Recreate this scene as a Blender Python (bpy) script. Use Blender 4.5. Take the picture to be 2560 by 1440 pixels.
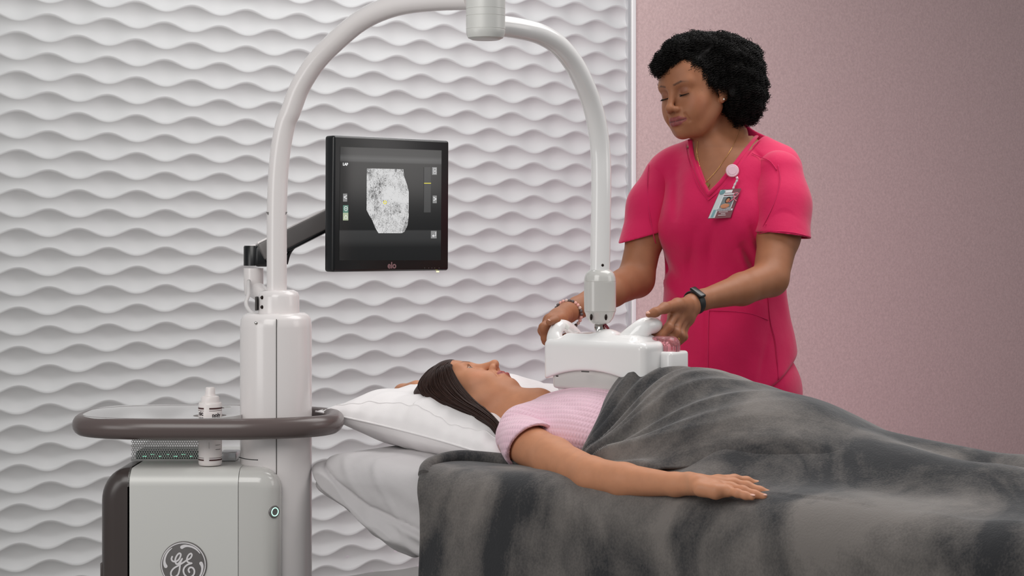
import bpy, math, random
import numpy as np
from mathutils import Vector, Matrix

random.seed(4)
RNG = np.random.default_rng(7)
for _o in list(bpy.data.objects):
    bpy.data.objects.remove(_o)
SC = bpy.context.scene
COL = SC.collection

# ------------------------------------------------------------------ camera, world, lights, exposure
FPX = 4600.0
CZ = 1.2
cam_d = bpy.data.cameras.new('camera')
cam = bpy.data.objects.new('camera', cam_d)
COL.objects.link(cam)
cam.location = (0, 0, CZ)
cam.rotation_euler = (math.radians(90), 0, 0)
cam_d.sensor_width = 36.0
cam_d.lens = 36.0 * FPX / 2560.0
cam_d.shift_y = -150.0 / 2560.0
cam_d.clip_start = 0.05
cam_d.clip_end = 60
cam_d.dof.use_dof = False
SC.camera = cam

world = bpy.data.worlds.new('world')
SC.world = world
world.use_nodes = True
world.node_tree.nodes['Background'].inputs[0].default_value = (0.80, 0.85, 0.88, 1)
world.node_tree.nodes['Background'].inputs[1].default_value = 0.27


def area(name, loc, target, size, power, color=(1, 1, 1), size_y=None):
    d = bpy.data.lights.new(name, 'AREA')
    d.energy = power
    d.color = color
    d.shape = 'RECTANGLE'
    d.size = size
    d.size_y = size_y or size
    o = bpy.data.objects.new(name, d)
    COL.objects.link(o)
    o.location = loc
    v = Vector(target) - Vector(loc)
    o.rotation_euler = v.to_track_quat('-Z', 'Y').to_euler()
    return o


area('key_softbox', (-1.2, 1.5, 2.7), (0.1, 4.2, 0.9), 1.8, 44, (1.0, 0.98, 0.95))
area('ceiling_softbox', (1.0, 4.3, 2.75), (0.35, 4.3, 0.8), 1.4, 30, (1.0, 0.97, 0.95))
area('right_softbox', (2.6, 3.4, 1.9), (0.5, 4.4, 1.2), 1.2, 9, (1.0, 0.95, 0.92))
area('left_softbox', (-2.3, 2.2, 1.3), (-0.6, 4.0, 0.7), 1.0, 9, (1.0, 0.98, 0.96))
area('wall_wash', (0.10, 5.52, 3.2), (-0.47, 6.34, 0.9), 2.2, 25, (1.0, 1.0, 1.0), 0.4)
area('pink_wash', (1.7, 5.6, 0.4), (1.6, 7.6, 1.0), 1.2, 12, (1.0, 0.62, 0.78))

vs = SC.view_settings
vs.view_transform = 'Standard'
vs.look = 'None'
vs.exposure = 0.0
vs.gamma = 1.0
vs.use_curve_mapping = False


# ------------------------------------------------------------------ helpers
def P(px, py, Y):
    return np.array([(px - 1280.0) / FPX * Y, Y, CZ - (py - 570.0) / FPX * Y])


def BD(t, s, z):
    """bed frame: t runs from the head end to the feet, s towards the near side"""
    return np.array([-0.11 + 0.8 * t - 0.6 * s, 4.2 - 0.6 * t - 0.8 * s, z])


BU = np.array([0.8, -0.6, 0.0])
BN = np.array([-0.6, -0.8, 0.0])
BEDZ = 0.69


def srgb(r, g, b):
    f = lambda c: (c / 255.0 / 12.92) if c / 255.0 <= 0.04045 else ((c / 255.0 + 0.055) / 1.055) ** 2.4
    return (f(r), f(g), f(b), 1.0)


class NT:
    def __init__(self, name):
        self.m = bpy.data.materials.new(name)
        self.m.use_nodes = True
        self.t = self.m.node_tree
        self.b = self.t.nodes['Principled BSDF']

    def n(self, typ, **kw):
        nd = self.t.nodes.new(typ)
        for k, v in kw.items():
            setattr(nd, k, v)
        return nd

    def l(self, a, b):
        self.t.links.new(a, b)


def mat(name, col, rough=0.5, metal=0.0, spec=None, coat=0.0, sss=0.0, bump=None, sheen=0.0, vary=None, emit=None):
    """bump=(scale,strength,distance); vary=(scale, other colour, amount)"""
    k = NT(name)
    b = k.b
    b.inputs['Base Color'].default_value = col
    b.inputs['Roughness'].default_value = rough
    b.inputs['Metallic'].default_value = metal
    if spec is not None:
        b.inputs['Specular IOR Level'].default_value = spec
    if coat:
        b.inputs['Coat Weight'].default_value = coat
        b.inputs['Coat Roughness'].default_value = 0.08
    if sss:
        b.inputs['Subsurface Weight'].default_value = sss
        b.inputs['Subsurface Scale'].default_value = 0.01
        b.inputs['Subsurface Radius'].default_value = (1.0, 0.4, 0.2)
    if sheen:
        b.inputs['Sheen Weight'].default_value = sheen
        b.inputs['Sheen Roughness'].default_value = 0.5
    if emit:
        b.inputs['Emission Color'].default_value = emit[0]
        b.inputs['Emission Strength'].default_value = emit[1]
    tc = k.n('ShaderNodeTexCoord')
    if vary:
        nz = k.n('ShaderNodeTexNoise')
        nz.inputs['Scale'].default_value = vary[0]
        nz.inputs['Detail'].default_value = 4
        k.l(tc.outputs['Object'], nz.inputs['Vector'])
        mx = k.n('ShaderNodeMix', data_type='RGBA')
        mr = k.n('ShaderNodeMapRange')
        mr.inputs['From Min'].default_value = 0.35
        mr.inputs['From Max'].default_value = 0.65
        mr.inputs['To Max'].default_value = vary[2]
        k.l(nz.outputs['Fac'], mr.inputs['Value'])
        k.l(mr.outputs['Result'], mx.inputs['Factor'])
        mx.inputs['A'].default_value = col
        mx.inputs['B'].default_value = vary[1]
        k.l(mx.outputs['Result'], b.inputs['Base Color'])
    if bump:
        nz = k.n('ShaderNodeTexNoise')
        nz.inputs['Scale'].default_value = bump[0]
        nz.inputs['Detail'].default_value = 3
        k.l(tc.outputs['Object'], nz.inputs['Vector'])
        bp = k.n('ShaderNodeBump')
        bp.inputs['Strength'].default_value = bump[1]
        bp.inputs['Distance'].default_value = bump[2]
        k.l(nz.outputs['Fac'], bp.inputs['Height'])
        k.l(bp.outputs['Normal'], b.inputs['Normal'])
    return k.m


def skin_mat(name, rough=0.52):
    k = NT(name)
    at = k.n('ShaderNodeAttribute', attribute_name='Col')
    tc = k.n('ShaderNodeTexCoord')
    nz = k.n('ShaderNodeTexNoise')
    nz.inputs['Scale'].default_value = 45
    nz.inputs['Detail'].default_value = 6
    k.l(tc.outputs['Object'], nz.inputs['Vector'])
    hs = k.n('ShaderNodeHueSaturation')
    mr = k.n('ShaderNodeMapRange')
    mr.inputs['To Min'].default_value = 0.86
    mr.inputs['To Max'].default_value = 1.14
    k.l(nz.outputs['Fac'], mr.inputs['Value'])
    k.l(mr.outputs['Result'], hs.inputs['Value'])
    k.l(at.outputs['Color'], hs.inputs['Color'])
    k.l(hs.outputs['Color'], k.b.inputs['Base Color'])
    k.b.inputs['Roughness'].default_value = rough
    k.b.inputs['Subsurface Weight'].default_value = 0.12
    k.b.inputs['Specular IOR Level'].default_value = 0.32
    k.b.inputs['Subsurface Scale'].default_value = 0.006
    k.b.inputs['Subsurface Radius'].default_value = (1.0, 0.45, 0.25)
    n2 = k.n('ShaderNodeTexNoise')
    n2.inputs['Scale'].default_value = 700
    k.l(tc.outputs['Object'], n2.inputs['Vector'])
    bp = k.n('ShaderNodeBump')
    bp.inputs['Strength'].default_value = 0.12
    bp.inputs['Distance'].default_value = 0.0006
    k.l(n2.outputs['Fac'], bp.inputs['Height'])
    k.l(bp.outputs['Normal'], k.b.inputs['Normal'])
    return k.m


def fabric_mat(name, col, scale=900, rough=0.8, sheen=0.25, wr=(30, 0.15, 0.004)):
    k = NT(name)
    k.b.inputs['Base Color'].default_value = col
    k.b.inputs['Roughness'].default_value = rough
    k.b.inputs['Sheen Weight'].default_value = sheen
    k.b.inputs['Specular IOR Level'].default_value = 0.2
    tc = k.n('ShaderNodeTexCoord')
    n1 = k.n('ShaderNodeTexNoise')
    n1.inputs['Scale'].default_value = scale
    k.l(tc.outputs['Object'], n1.inputs['Vector'])
    n2 = k.n('ShaderNodeTexNoise')
    n2.inputs['Scale'].default_value = wr[0]
    n2.inputs['Detail'].default_value = 3
    k.l(tc.outputs['Object'], n2.inputs['Vector'])
    b1 = k.n('ShaderNodeBump')
    b1.inputs['Strength'].default_value = 0.35
    b1.inputs['Distance'].default_value = 0.0006
    k.l(n1.outputs['Fac'], b1.inputs['Height'])
    b2 = k.n('ShaderNodeBump')
    b2.inputs['Strength'].default_value = wr[1]
    b2.inputs['Distance'].default_value = wr[2]
    k.l(n2.outputs['Fac'], b2.inputs['Height'])
    k.l(b1.outputs['Normal'], b2.inputs['Normal'])
    k.l(b2.outputs['Normal'], k.b.inputs['Normal'])
    return k.m


def mesh_np(name, V, F, m=None, parent=None, smooth=True, col=None):
    """V (n,3) world coordinates, F (k,4) or list of index tuples"""
    me = bpy.data.meshes.new(name)
    V = np.asarray(V, dtype=np.float32)
    if isinstance(F, np.ndarray):
        nf, c = F.shape
        me.vertices.add(len(V))
        me.vertices.foreach_set('co', V.ravel())
        me.loops.add(nf * c)
        me.loops.foreach_set('vertex_index', F.astype(np.int32).ravel())
        me.polygons.add(nf)
        me.polygons.foreach_set('loop_start', np.arange(0, nf * c, c, dtype=np.int32))
        me.polygons.foreach_set('loop_total', np.full(nf, c, dtype=np.int32))
        me.update(calc_edges=True)
    else:
        me.from_pydata([tuple(map(float, v)) for v in V], [], [tuple(int(i) for i in f) for f in F])
    me.validate()
    if smooth:
        me.polygons.foreach_set('use_smooth', [True] * len(me.polygons))
    if col is not None:
        a = me.color_attributes.new('Col', 'FLOAT_COLOR', 'POINT')
        c4 = np.ones((len(V), 4), dtype=np.float32)
        c4[:, :3] = col
        a.data.foreach_set('color', c4.ravel())
    if m:
        me.materials.append(m)
    o = bpy.data.objects.new(name, me)
    COL.objects.link(o)
    if parent is not None:
        o.parent = parent
        o.matrix_parent_inverse = Matrix.Translation(-Vector(WLOC.get(parent.name, (0, 0, 0))))
    return o


WLOC = {}


def tag(o, label=None, cat=None, group=None, kind=None):
    if label:
        o['label'] = label
    if cat:
        o['category'] = cat
    if group:
        o['group'] = group
    if kind:
        o['kind'] = kind
    return o


def empty(name, loc):
    o = bpy.data.objects.new(name, None)
    COL.objects.link(o)
    o.location = tuple(float(v) for v in loc)
    WLOC[o.name] = tuple(float(v) for v in loc)
    return o


class MB:
    """collects shapes into one mesh"""
    def __init__(self):
        self.V = []
        self.F = []

    def add(self, V, F):
        o = len(self.V)
        self.V += [tuple(map(float, v)) for v in V]
        self.F += [tuple(i + o for i in f) for f in F]
        return self

    def box(self, c, h, R=None, bev=0.0, seg=3):
        bm_V, bm_F = rbox(h, bev, seg)
        V = np.array(bm_V)
        if R is not None:
            V = V @ np.array(R).T
        return self.add(V + np.array(c), bm_F)

    def tube(self, pts, rad, n=16, caps=True, closed=False, scale=(1, 1), up=None):
        V, F = sweep(pts, rad, n, caps, closed, scale, up)
        return self.add(V, F)

    def lathe(self, prof, base, axis=(0, 0, 1), n=32, a0=0, a1=2 * math.pi):
        ax = np.array(axis, float)
        ax /= np.linalg.norm(ax)
        t = np.array([1, 0, 0]) if abs(ax[0]) < 0.9 else np.array([0, 1, 0])
        e1 = np.cross(ax, t)
        e1 /= np.linalg.norm(e1)
        e2 = np.cross(ax, e1)
        full = abs(a1 - a0 - 2 * math.pi) < 1e-6
        m = n if full else n + 1
        V = []
        for (r, z) in prof:
            for i in range(m):
                a = a0 + (a1 - a0) * i / n
                V.append(np.array(base) + ax * z + (e1 * math.cos(a) + e2 * math.sin(a)) * max(r, 1e-5))
        F = []
        for j in range(len(prof) - 1):
            for i in range(n):
                i2 = (i + 1) % m
                F.append((j * m + i, j * m + i2, (j + 1) * m + i2, (j + 1) * m + i))
        return self.add(V, F)

    def sphere(self, c, r, n=16, R=None):
        r = np.array([r, r, r]) if np.isscalar(r) else np.array(r)
        V = []
        for j in range(n // 2 + 1):
            th = math.pi * j / (n // 2)
            for i in range(n):
                a = 2 * math.pi * i / n
                v = np.array([math.sin(th) * math.cos(a), math.sin(th) * math.sin(a), math.cos(th)]) * r
                if R is not None:
                    v = np.array(R) @ v
                V.append(v + np.array(c))
        F = []
        for j in range(n // 2):
            for i in range(n):
                i2 = (i + 1) % n
                F.append((j * n + i, (j + 1) * n + i, (j + 1) * n + i2, j * n + i2))
        return self.add(V, F)

    def prism(self, poly, R, c, depth):
        """poly: 2D points in the plane of R columns 0,1; extruded along column 2 by depth"""
        R = np.array(R)
        n = len(poly)
        V = [np.array(c) + R[:, 0] * p[0] + R[:, 1] * p[1] for p in poly]
        V += [v + R[:, 2] * depth for v in V[:n]]
        F = [tuple(range(n - 1, -1, -1)), tuple(range(n, 2 * n))]
        F += [(i, (i + 1) % n, n + (i + 1) % n, n + i) for i in range(n)]
        return self.add(V, F)

    def build(self, name, m, parent=None, smooth=True, auto=None):
        o = mesh_np(name, np.array(self.V), self.F, m, parent, smooth)
        if auto:
            split_sharp(o, auto)
        return o


def split_sharp(o, deg):
    import bmesh
    bm = bmesh.new()
    bm.from_mesh(o.data)
    bmesh.ops.remove_doubles(bm, verts=bm.verts, dist=1e-6)
    bmesh.ops.recalc_face_normals(bm, faces=bm.faces)
    es = [e for e in bm.edges if len(e.link_faces) == 2 and e.calc_face_angle(0) > math.radians(deg)]
    bmesh.ops.split_edges(bm, edges=es)
    bm.to_mesh(o.data)
    bm.free()
    o.data.polygons.foreach_set('use_smooth', [True] * len(o.data.polygons))


def rbox(h, bev=0.0, seg=3):
    import bmesh
    bm = bmesh.new()
    bmesh.ops.create_cube(bm, size=2.0)
    for v in bm.verts:
        v.co = Vector((v.co.x * h[0], v.co.y * h[1], v.co.z * h[2]))
    if bev > 0:
        bmesh.ops.bevel(bm, geom=list(bm.edges), offset=bev, segments=seg, profile=0.5, affect='EDGES', clamp_overlap=True)
    bm.verts.index_update()
    V = [tuple(v.co) for v in bm.verts]
    F = [tuple(v.index for v in f.verts) for f in bm.faces]
    bm.free()
    return V, F


def catmull(pts, n=8, closed=False):
    pts = np.array(pts, float)
    out = []
    N = len(pts)
    rng = range(N) if closed else range(N - 1)
    for i in rng:
        if closed:
            p0, p1, p2, p3 = pts[(i - 1) % N], pts[i], pts[(i + 1) % N], pts[(i + 2) % N]
        else:
            p0, p1, p2, p3 = pts[max(i - 1, 0)], pts[i], pts[i + 1], pts[min(i + 2, N - 1)]
        for j in range(n):
            t = j / n
            out.append(0.5 * ((2 * p1) + (-p0 + p2) * t + (2 * p0 - 5 * p1 + 4 * p2 - p3) * t * t + (-p0 + 3 * p1 - 3 * p2 + p3) * t ** 3))
    if not closed:
        out.append(pts[-1])
    return np.array(out)


def sweep(pts, rad, n=16, caps=True, closed=False, scale=(1, 1), up=None):
    pts = np.array(pts, float)
    N = len(pts)
    rad = np.full(N, rad) if np.isscalar(rad) else np.array(rad, float)
    if closed:
        T = np.roll(pts, -1, 0) - np.roll(pts, 1, 0)
    else:
        T = np.gradient(pts, axis=0)
    T /= np.linalg.norm(T, axis=1)[:, None] + 1e-12
    u = np.array(up if up is not None else (0, 0, 1.0), float)
    if abs(np.dot(u, T[0])) > 0.95 and up is None:
        u = np.array([1.0, 0, 0])
    V = []
    e1 = np.cross(T[0], u)
    e1 /= np.linalg.norm(e1) + 1e-12
    for i in range(N):
        if up is not None:
            c = np.cross(T[i], u)
            if np.linalg.norm(c) > 1e-4:
                e1 = c / np.linalg.norm(c)
        else:
            e1 = e1 - T[i] * np.dot(e1, T[i])
            e1 /= np.linalg.norm(e1) + 1e-12
        e2 = np.cross(e1, T[i])
        for k in range(n):
            a = 2 * math.pi * k / n
            V.append(pts[i] + rad[i] * (e1 * math.cos(a) * scale[0] + e2 * math.sin(a) * scale[1]))
    F = []
    for i in range(N if closed else N - 1):
        i2 = (i + 1) % N
        for k in range(n):
            k2 = (k + 1) % n
            F.append((i * n + k, i * n + k2, i2 * n + k2, i2 * n + k))
    if caps and not closed:
        F.append(tuple(range(n - 1, -1, -1)))
        F.append(tuple((N - 1) * n + k for k in range(n)))
    return V, F


def text_mesh(name, body, size, c, R, m, parent, depth=0.0003, align='CENTER', bold=0.0):
    cu = bpy.data.curves.new(name, 'FONT')
    cu.body = body
    cu.size = size
    cu.extrude = depth
    cu.offset = bold
    cu.align_x = align
    cu.align_y = 'CENTER'
    o = bpy.data.objects.new(name, cu)
    COL.objects.link(o)
    dg = bpy.context.evaluated_depsgraph_get()
    me = bpy.data.meshes.new_from_object(o.evaluated_get(dg))
    bpy.data.objects.remove(o)
    V = np.array([tuple(v.co) for v in me.vertices]).reshape(-1, 3)
    F = [tuple(p.vertices) for p in me.polygons]
    bpy.data.meshes.remove(me)
    V = V @ np.array(R).T + np.array(c)
    return mesh_np(name, V, F, m, parent, smooth=False)


# ------------------------------------------------------------------ distance fields and surface nets
def smin(a, b, k):
    if k <= 0:
        return np.minimum(a, b)
    h = np.maximum(k - np.abs(a - b), 0) / k
    return np.minimum(a, b) - h * h * k * 0.25


def smax(a, b, k):
    return -smin(-a, -b, k)


def Cap(a, b, ra, rb=None):
    a = np.array(a, float)
    b = np.array(b, float)
    rb = ra if rb is None else rb
    ba = b - a
    bb = float(ba @ ba) + 1e-12

    def ev(X, Y, Z):
        h = ((X - a[0]) * ba[0] + (Y - a[1]) * ba[1] + (Z - a[2]) * ba[2]) / bb
        h = np.clip(h, 0, 1)
        dx = X - a[0] - ba[0] * h
        dy = Y - a[1] - ba[1] * h
        dz = Z - a[2] - ba[2] * h
        return np.sqrt(dx * dx + dy * dy + dz * dz) - (ra + (rb - ra) * h)
    r = max(ra, rb)
    return (np.minimum(a, b) - r, np.maximum(a, b) + r, ev)


def Ell(c, r, R=None):
    c = np.array(c, float)
    r = np.array(r, float)
    R = np.eye(3) if R is None else np.array(R, float)

    def ev(X, Y, Z):
        dx, dy, dz = X - c[0], Y - c[1], Z - c[2]
        q = [dx * R[0, i] + dy * R[1, i] + dz * R[2, i] for i in range(3)]
        k0 = np.sqrt((q[0] / r[0]) ** 2 + (q[1] / r[1]) ** 2 + (q[2] / r[2]) ** 2)
        k1 = np.sqrt((q[0] / r[0] ** 2) ** 2 + (q[1] / r[1] ** 2) ** 2 + (q[2] / r[2] ** 2) ** 2) + 1e-9
        return k0 * (k0 - 1.0) / k1
    e = np.sqrt(((R * r) ** 2).sum(1))
    return (c - e, c + e, ev)


def RB(c, h, R=None, rd=0.01):
    c = np.array(c, float)
    h = np.array(h, float) - rd
    R = np.eye(3) if R is None else np.array(R, float)

    def ev(X, Y, Z):
        dx, dy, dz = X - c[0], Y - c[1], Z - c[2]
        q = [np.abs(dx * R[0, i] + dy * R[1, i] + dz * R[2, i]) - h[i] for i in range(3)]
        o = np.sqrt(np.maximum(q[0], 0) ** 2 + np.maximum(q[1], 0) ** 2 + np.maximum(q[2], 0) ** 2)
        return o + np.minimum(np.maximum(q[0], np.maximum(q[1], q[2])), 0) - rd
    e = np.abs(R) @ (h + rd)
    return (c - e, c + e, ev)


def Poly3(planes, lo, hi):
    """intersection of half spaces (n, d): n.x - d"""
    def ev(X, Y, Z):
        d = None
        for n, k in planes:
            n = np.array(n, float)
            n = n / np.linalg.norm(n)
            v = X * n[0] + Y * n[1] + Z * n[2] - k
            d = v if d is None else np.maximum(d, v)
        return d
    return (np.array(lo, float), np.array(hi, float), ev)


def chain(pts, rads):
    return [Cap(pts[i], pts[i + 1], rads[i], rads[i + 1]) for i in range(len(pts) - 1)]


def surface(ops, lo, hi, h):
    lo = np.array(lo, float)
    hi = np.array(hi, float)
    n = np.ceil((hi - lo) / h).astype(int) + 1
    xs = [(lo[i] + h * np.arange(n[i])).astype(np.float32) for i in range(3)]
    D = np.full(tuple(n), 1.0, dtype=np.float32)
    for op in ops:
        kind, prim, k = op[0], op[1], op[2]
        plo, phi, ev = prim
        m = abs(k) + 3 * h + 0.004
        i0 = np.maximum(np.floor((plo - m - lo) / h).astype(int), 0)
        i1 = np.minimum(np.ceil((phi + m - lo) / h).astype(int) + 1, n)
        if np.any(i1 <= i0):
            continue
        sl = tuple(slice(i0[j], i1[j]) for j in range(3))
        X = xs[0][sl[0]][:, None, None]
        Y = xs[1][sl[1]][None, :, None]
        Z = xs[2][sl[2]][None, None, :]
        sub = D[sl]
        if kind == '+':
            D[sl] = smin(sub, ev(X, Y, Z), k)
        elif kind == '-':
            D[sl] = smax(sub, -ev(X, Y, Z), k)
        elif kind == '*':                      # displacement
            D[sl] = sub + ev(X, Y, Z)
    return nets(D, lo, h)


def nets(D, lo, h):
    ins = D < 0
    nx, ny, nz = D.shape
    c = np.zeros((nx - 1, ny - 1, nz - 1), dtype=np.uint8)
    for dx in (0, 1):
        for dy in (0, 1):
            for dz in (0, 1):
                c += ins[dx:nx - 1 + dx, dy:ny - 1 + dy, dz:nz - 1 + dz]
    act = (c > 0) & (c < 8)
    I, J, K = np.nonzero(act)
    acc = np.zeros((len(I), 3))
    cnt = np.zeros(len(I))
    for ax in range(3):
        for a in (0, 1):
            for b in (0, 1):
                o = [0, 0, 0]
                oth = [q for q in range(3) if q != ax]
                o[oth[0]] = a
                o[oth[1]] = b
                p = [I + o[0], J + o[1], K + o[2]]
                q = [p[0] + (ax == 0), p[1] + (ax == 1), p[2] + (ax == 2)]
                fa = D[p[0], p[1], p[2]]
                fb = D[q[0], q[1], q[2]]
                ch = (fa < 0) != (fb < 0)
                t = np.where(ch, fa / np.where(ch, fa - fb, 1), 0)
                pos = np.stack([np.full(len(I), float(v)) for v in o], 1)
                pos[:, ax] += t
                acc += pos * ch[:, None]
                cnt += ch
    V = (np.stack([I, J, K], 1) + acc / np.maximum(cnt, 1)[:, None]) * h + lo
    idx = np.full(act.shape, -1, dtype=np.int64)
    idx[I, J, K] = np.arange(len(I))
    Fs = []
    for ax in range(3):
        o1, o2 = [q for q in range(3) if q != ax]
        A = ins
        sl0 = [slice(None)] * 3
        sl1 = [slice(None)] * 3
        sl0[ax] = slice(0, -1)
        sl1[ax] = slice(1, None)
        ch = A[tuple(sl0)] != A[tuple(sl1)]
        E = np.stack(np.nonzero(ch), 1)
        ok = (E[:, o1] > 0) & (E[:, o2] > 0) & (E[:, o1] < act.shape[o1]) & (E[:, o2] < act.shape[o2])
        E = E[ok]
        if len(E) == 0:
            continue
        q = []
        for a, b in ((1, 1), (0, 1), (0, 0), (1, 0)):
            e = E.copy()
            e[:, o1] -= a
            e[:, o2] -= b
            q.append(idx[e[:, 0], e[:, 1], e[:, 2]])
        Q = np.stack(q, 1)
        s = ins[E[:, 0], E[:, 1], E[:, 2]]
        flip = s if ax != 1 else ~s
        Q = np.where(flip[:, None], Q, Q[:, ::-1])
        Fs.append(Q[(Q >= 0).all(1)])
    F = np.concatenate(Fs, 0) if Fs else np.zeros((0, 4), int)
    return V, F


def multi_surface(ops, boxes):
    Vs, Fs, o = [], [], 0
    for lo, hi, h in boxes:
        V, F = surface(ops, lo, hi, h)
        Vs.append(V)
        Fs.append(F + o)
        o += len(V)
    return np.concatenate(Vs), np.concatenate(Fs)


def seg_dist(Pt, a, b):
    a = np.array(a)
    b = np.array(b)
    ba = b - a
    h = np.clip(((Pt - a) @ ba) / (ba @ ba + 1e-12), 0, 1)
    return np.linalg.norm(Pt - a - h[:, None] * ba, axis=1)


def blend(C, col, w):
    w = np.clip(w, 0, 1)[:, None]
    return C * (1 - w) + np.array(col)[None, :3] * w


def sstep(a, b, x):
    t = np.clip((x - a) / (b - a), 0, 1)
    return t * t * (3 - 2 * t)


# ------------------------------------------------------------------ materials
M = {}
M['wave'] = mat('white_wave_panel', srgb(208, 208, 208), 0.55, spec=0.3, bump=(900, 0.05, 0.0005))
k = NT('pink_fabric_panel')
tc = k.n('ShaderNodeTexCoord')
n1 = k.n('ShaderNodeTexNoise'); n1.inputs['Scale'].default_value = 95; n1.inputs['Detail'].default_value = 5
n2 = k.n('ShaderNodeTexNoise'); n2.inputs['Scale'].default_value = 420; n2.inputs['Detail'].default_value = 2
k.l(tc.outputs['Object'], n1.inputs['Vector']); k.l(tc.outputs['Object'], n2.inputs['Vector'])
ad = k.n('ShaderNodeMath', operation='ADD'); k.l(n1.outputs['Fac'], ad.inputs[0]); k.l(n2.outputs['Fac'], ad.inputs[1])
mr = k.n('ShaderNodeMapRange'); mr.inputs['From Min'].default_value = 0.7; mr.inputs['From Max'].default_value = 1.3
k.l(ad.outputs[0], mr.inputs['Value'])
mx = k.n('ShaderNodeMix', data_type='RGBA')
k.l(mr.outputs['Result'], mx.inputs['Factor'])
mx.inputs['A'].default_value = srgb(200, 174, 172); mx.inputs['B'].default_value = srgb(224, 198, 195)
k.l(mx.outputs['Result'], k.b.inputs['Base Color'])
k.b.inputs['Roughness'].default_value = 0.9
k.b.inputs['Specular IOR Level'].default_value = 0.15
M['pinkwall'] = k.m
M['alu'] = mat('brushed_aluminium', srgb(222, 222, 224), 0.32, 0.55)
M['floor'] = mat('grey_vinyl', srgb(150, 148, 146), 0.45, vary=(3, srgb(135, 133, 131), 0.6))
M['white'] = mat('gloss_white_paint', srgb(244, 242, 241), 0.16, coat=0.3)
M['cream'] = mat('warm_white_plastic', srgb(234, 228, 227), 0.22, coat=0.2)
M['silver'] = mat('satin_silver_paint', srgb(214, 213, 209), 0.36, 0.05)
M['silverlight'] = mat('light_silver_shell', srgb(206, 204, 200), 0.2, 0.0, coat=0.4)
M['dark'] = mat('dark_grey_plastic', srgb(70, 62, 60), 0.28)
M['rim'] = mat('taupe_rim_plastic', srgb(98, 86, 84), 0.26)
M['black'] = mat('black_plastic', srgb(16, 16, 18), 0.28)
M['rubber'] = mat('matte_black_rubber', srgb(24, 24, 25), 0.5)
M['seam'] = mat('dark_seam', srgb(70, 66, 64), 0.7)
M['screw'] = mat('dark_screw', srgb(45, 36, 33), 0.3, 0.8)
M['gold'] = mat('polished_gold', srgb(232, 190, 110), 0.2, 1.0)
M['steel'] = mat('polished_steel', srgb(200, 195, 190), 0.15, 1.0)
M['tray'] = mat('glossy_white_tray', srgb(212, 210, 209), 0.06, coat=0.5)
M['armgrey'] = mat('grey_arm_cover', srgb(112, 108, 107), 0.35)
M['badgegrey'] = mat('logo_grey', srgb(120, 116, 115), 0.35, 0.3)
M['logowhite'] = mat('logo_white', srgb(232, 228, 230), 0.35)
M['cable'] = mat('white_cable', srgb(222, 218, 217), 0.4)
M['greenled'] = mat('green_led', srgb(20, 60, 45), 0.4, emit=((0.25, 1.0, 0.62, 1), 1.2))
M['yellowled'] = mat('yellow_led', srgb(200, 190, 90), 0.4, emit=((1.0, 0.95, 0.35, 1), 2.0))

# ------------------------------------------------------------------ room
WD = np.array([0.819, 0.574, 0.0])            # along the back wall, to the right
WN = np.array([0.574, -0.819, 0.0])           # out of the wall, towards the room
W0 = np.array([0.0535 * 7.0, 7.0, 0.0])       # where photo column 1526 meets the wall
LAM, ROW = 0.196, 0.0607


def wall_s(px):
    a = (px - 1280.0) / FPX
    return (a * W0[1] - W0[0]) / (WD[0] - a * WD[1])


def wave_wall():
    s_end = wall_s(1568.0)
    ds = LAM / 28
    ns = int(3.9 / ds)
    S = s_end - ds * np.arange(ns)[::-1]
    # rows: crest line k at height zc + k*ROW ; crest of the k=0 line under column 45 sits on the horizon line
    K0, K1 = -20, 26
    nj = 13
    s45 = wall_s(45.0)
    zs = []
    lines = []
    for kx in range(K0, K1 + 1):
        ph = math.pi if kx % 2 else 0.0
        lines.append(CZ - 0.0135 + kx * ROW + 0.0135 * np.cos(2 * math.pi * (S - s45) / LAM + ph))
    G = []
    for a in range(len(lines) - 1):
        lo, hi = lines[a], lines[a + 1]
        w = hi - lo
        dep = 0.0185 * (w / 0.088) ** 1.6
        for j in range(nj - 1):
            v = j / (nj - 1)
            z = lo + w * v
            # asymmetric scoop: deepest above the middle, lifts gently towards the lower ridge
            prof = 4 * v * (1 - v)
            d = -dep * prof
            G.append((z, d))
    G.append((lines[-1], np.zeros_like(lines[-1])))
    G = np.array([[z, d] for z, d in G])      # rows, 2, ns
    Z = G[:, 0, :]
    Dd = G[:, 1, :]
    V = W0[None, None, :] + S[None, :, None] * WD + Dd[:, :, None] * WN
    V = V.copy()
    V[:, :, 2] = Z
    nr = V.shape[0]
    idx = np.arange(nr * ns).reshape(nr, ns)
    F = np.stack([idx[:-1, :-1], idx[:-1, 1:], idx[1:, 1:], idx[1:, :-1]], -1).reshape(-1, 4)
    o = mesh_np('wall_back', V.reshape(-1, 3), F, M['wave'])
    tag(o, kind='structure')
    return s_end


s_end = wave_wall()
RW = np.stack([WD, np.array([0, 0, 1.0]), WN], 1)
a = s_end + 0.003
tag(MB().box(W0 + WD * (s_end + 0.005) + np.array([0, 0, 1.35]) - WN * 0.006, (0.006, 1.4, 0.014), RW).build('trim_2', M['alu'], smooth=False), kind='structure')
tag(MB().box(W0 + WD * (s_end + 0.024) + np.array([0, 0, 1.35]) + WN * 0.004, (0.0105, 1.4, 0.010), RW, 0.004, 3).build('trim_1', M['white'], auto=40), kind='structure')
tag(MB().box(W0 + WD * (s_end + 0.038 + 1.5) + np.array([0, 0, 1.35]) - WN * 0.02, (1.5, 1.4, 0.02), RW).build('wall_right', M['pinkwall'], smooth=False), kind='structure')
tag(MB().box(W0 + WD * (s_end - 1.9) + np.array([0, 0, 0.02]) - WN * 0.03, (1.95, 0.06, 0.012), RW).build('baseboard_back', M['alu'], smooth=False), kind='structure')
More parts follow.
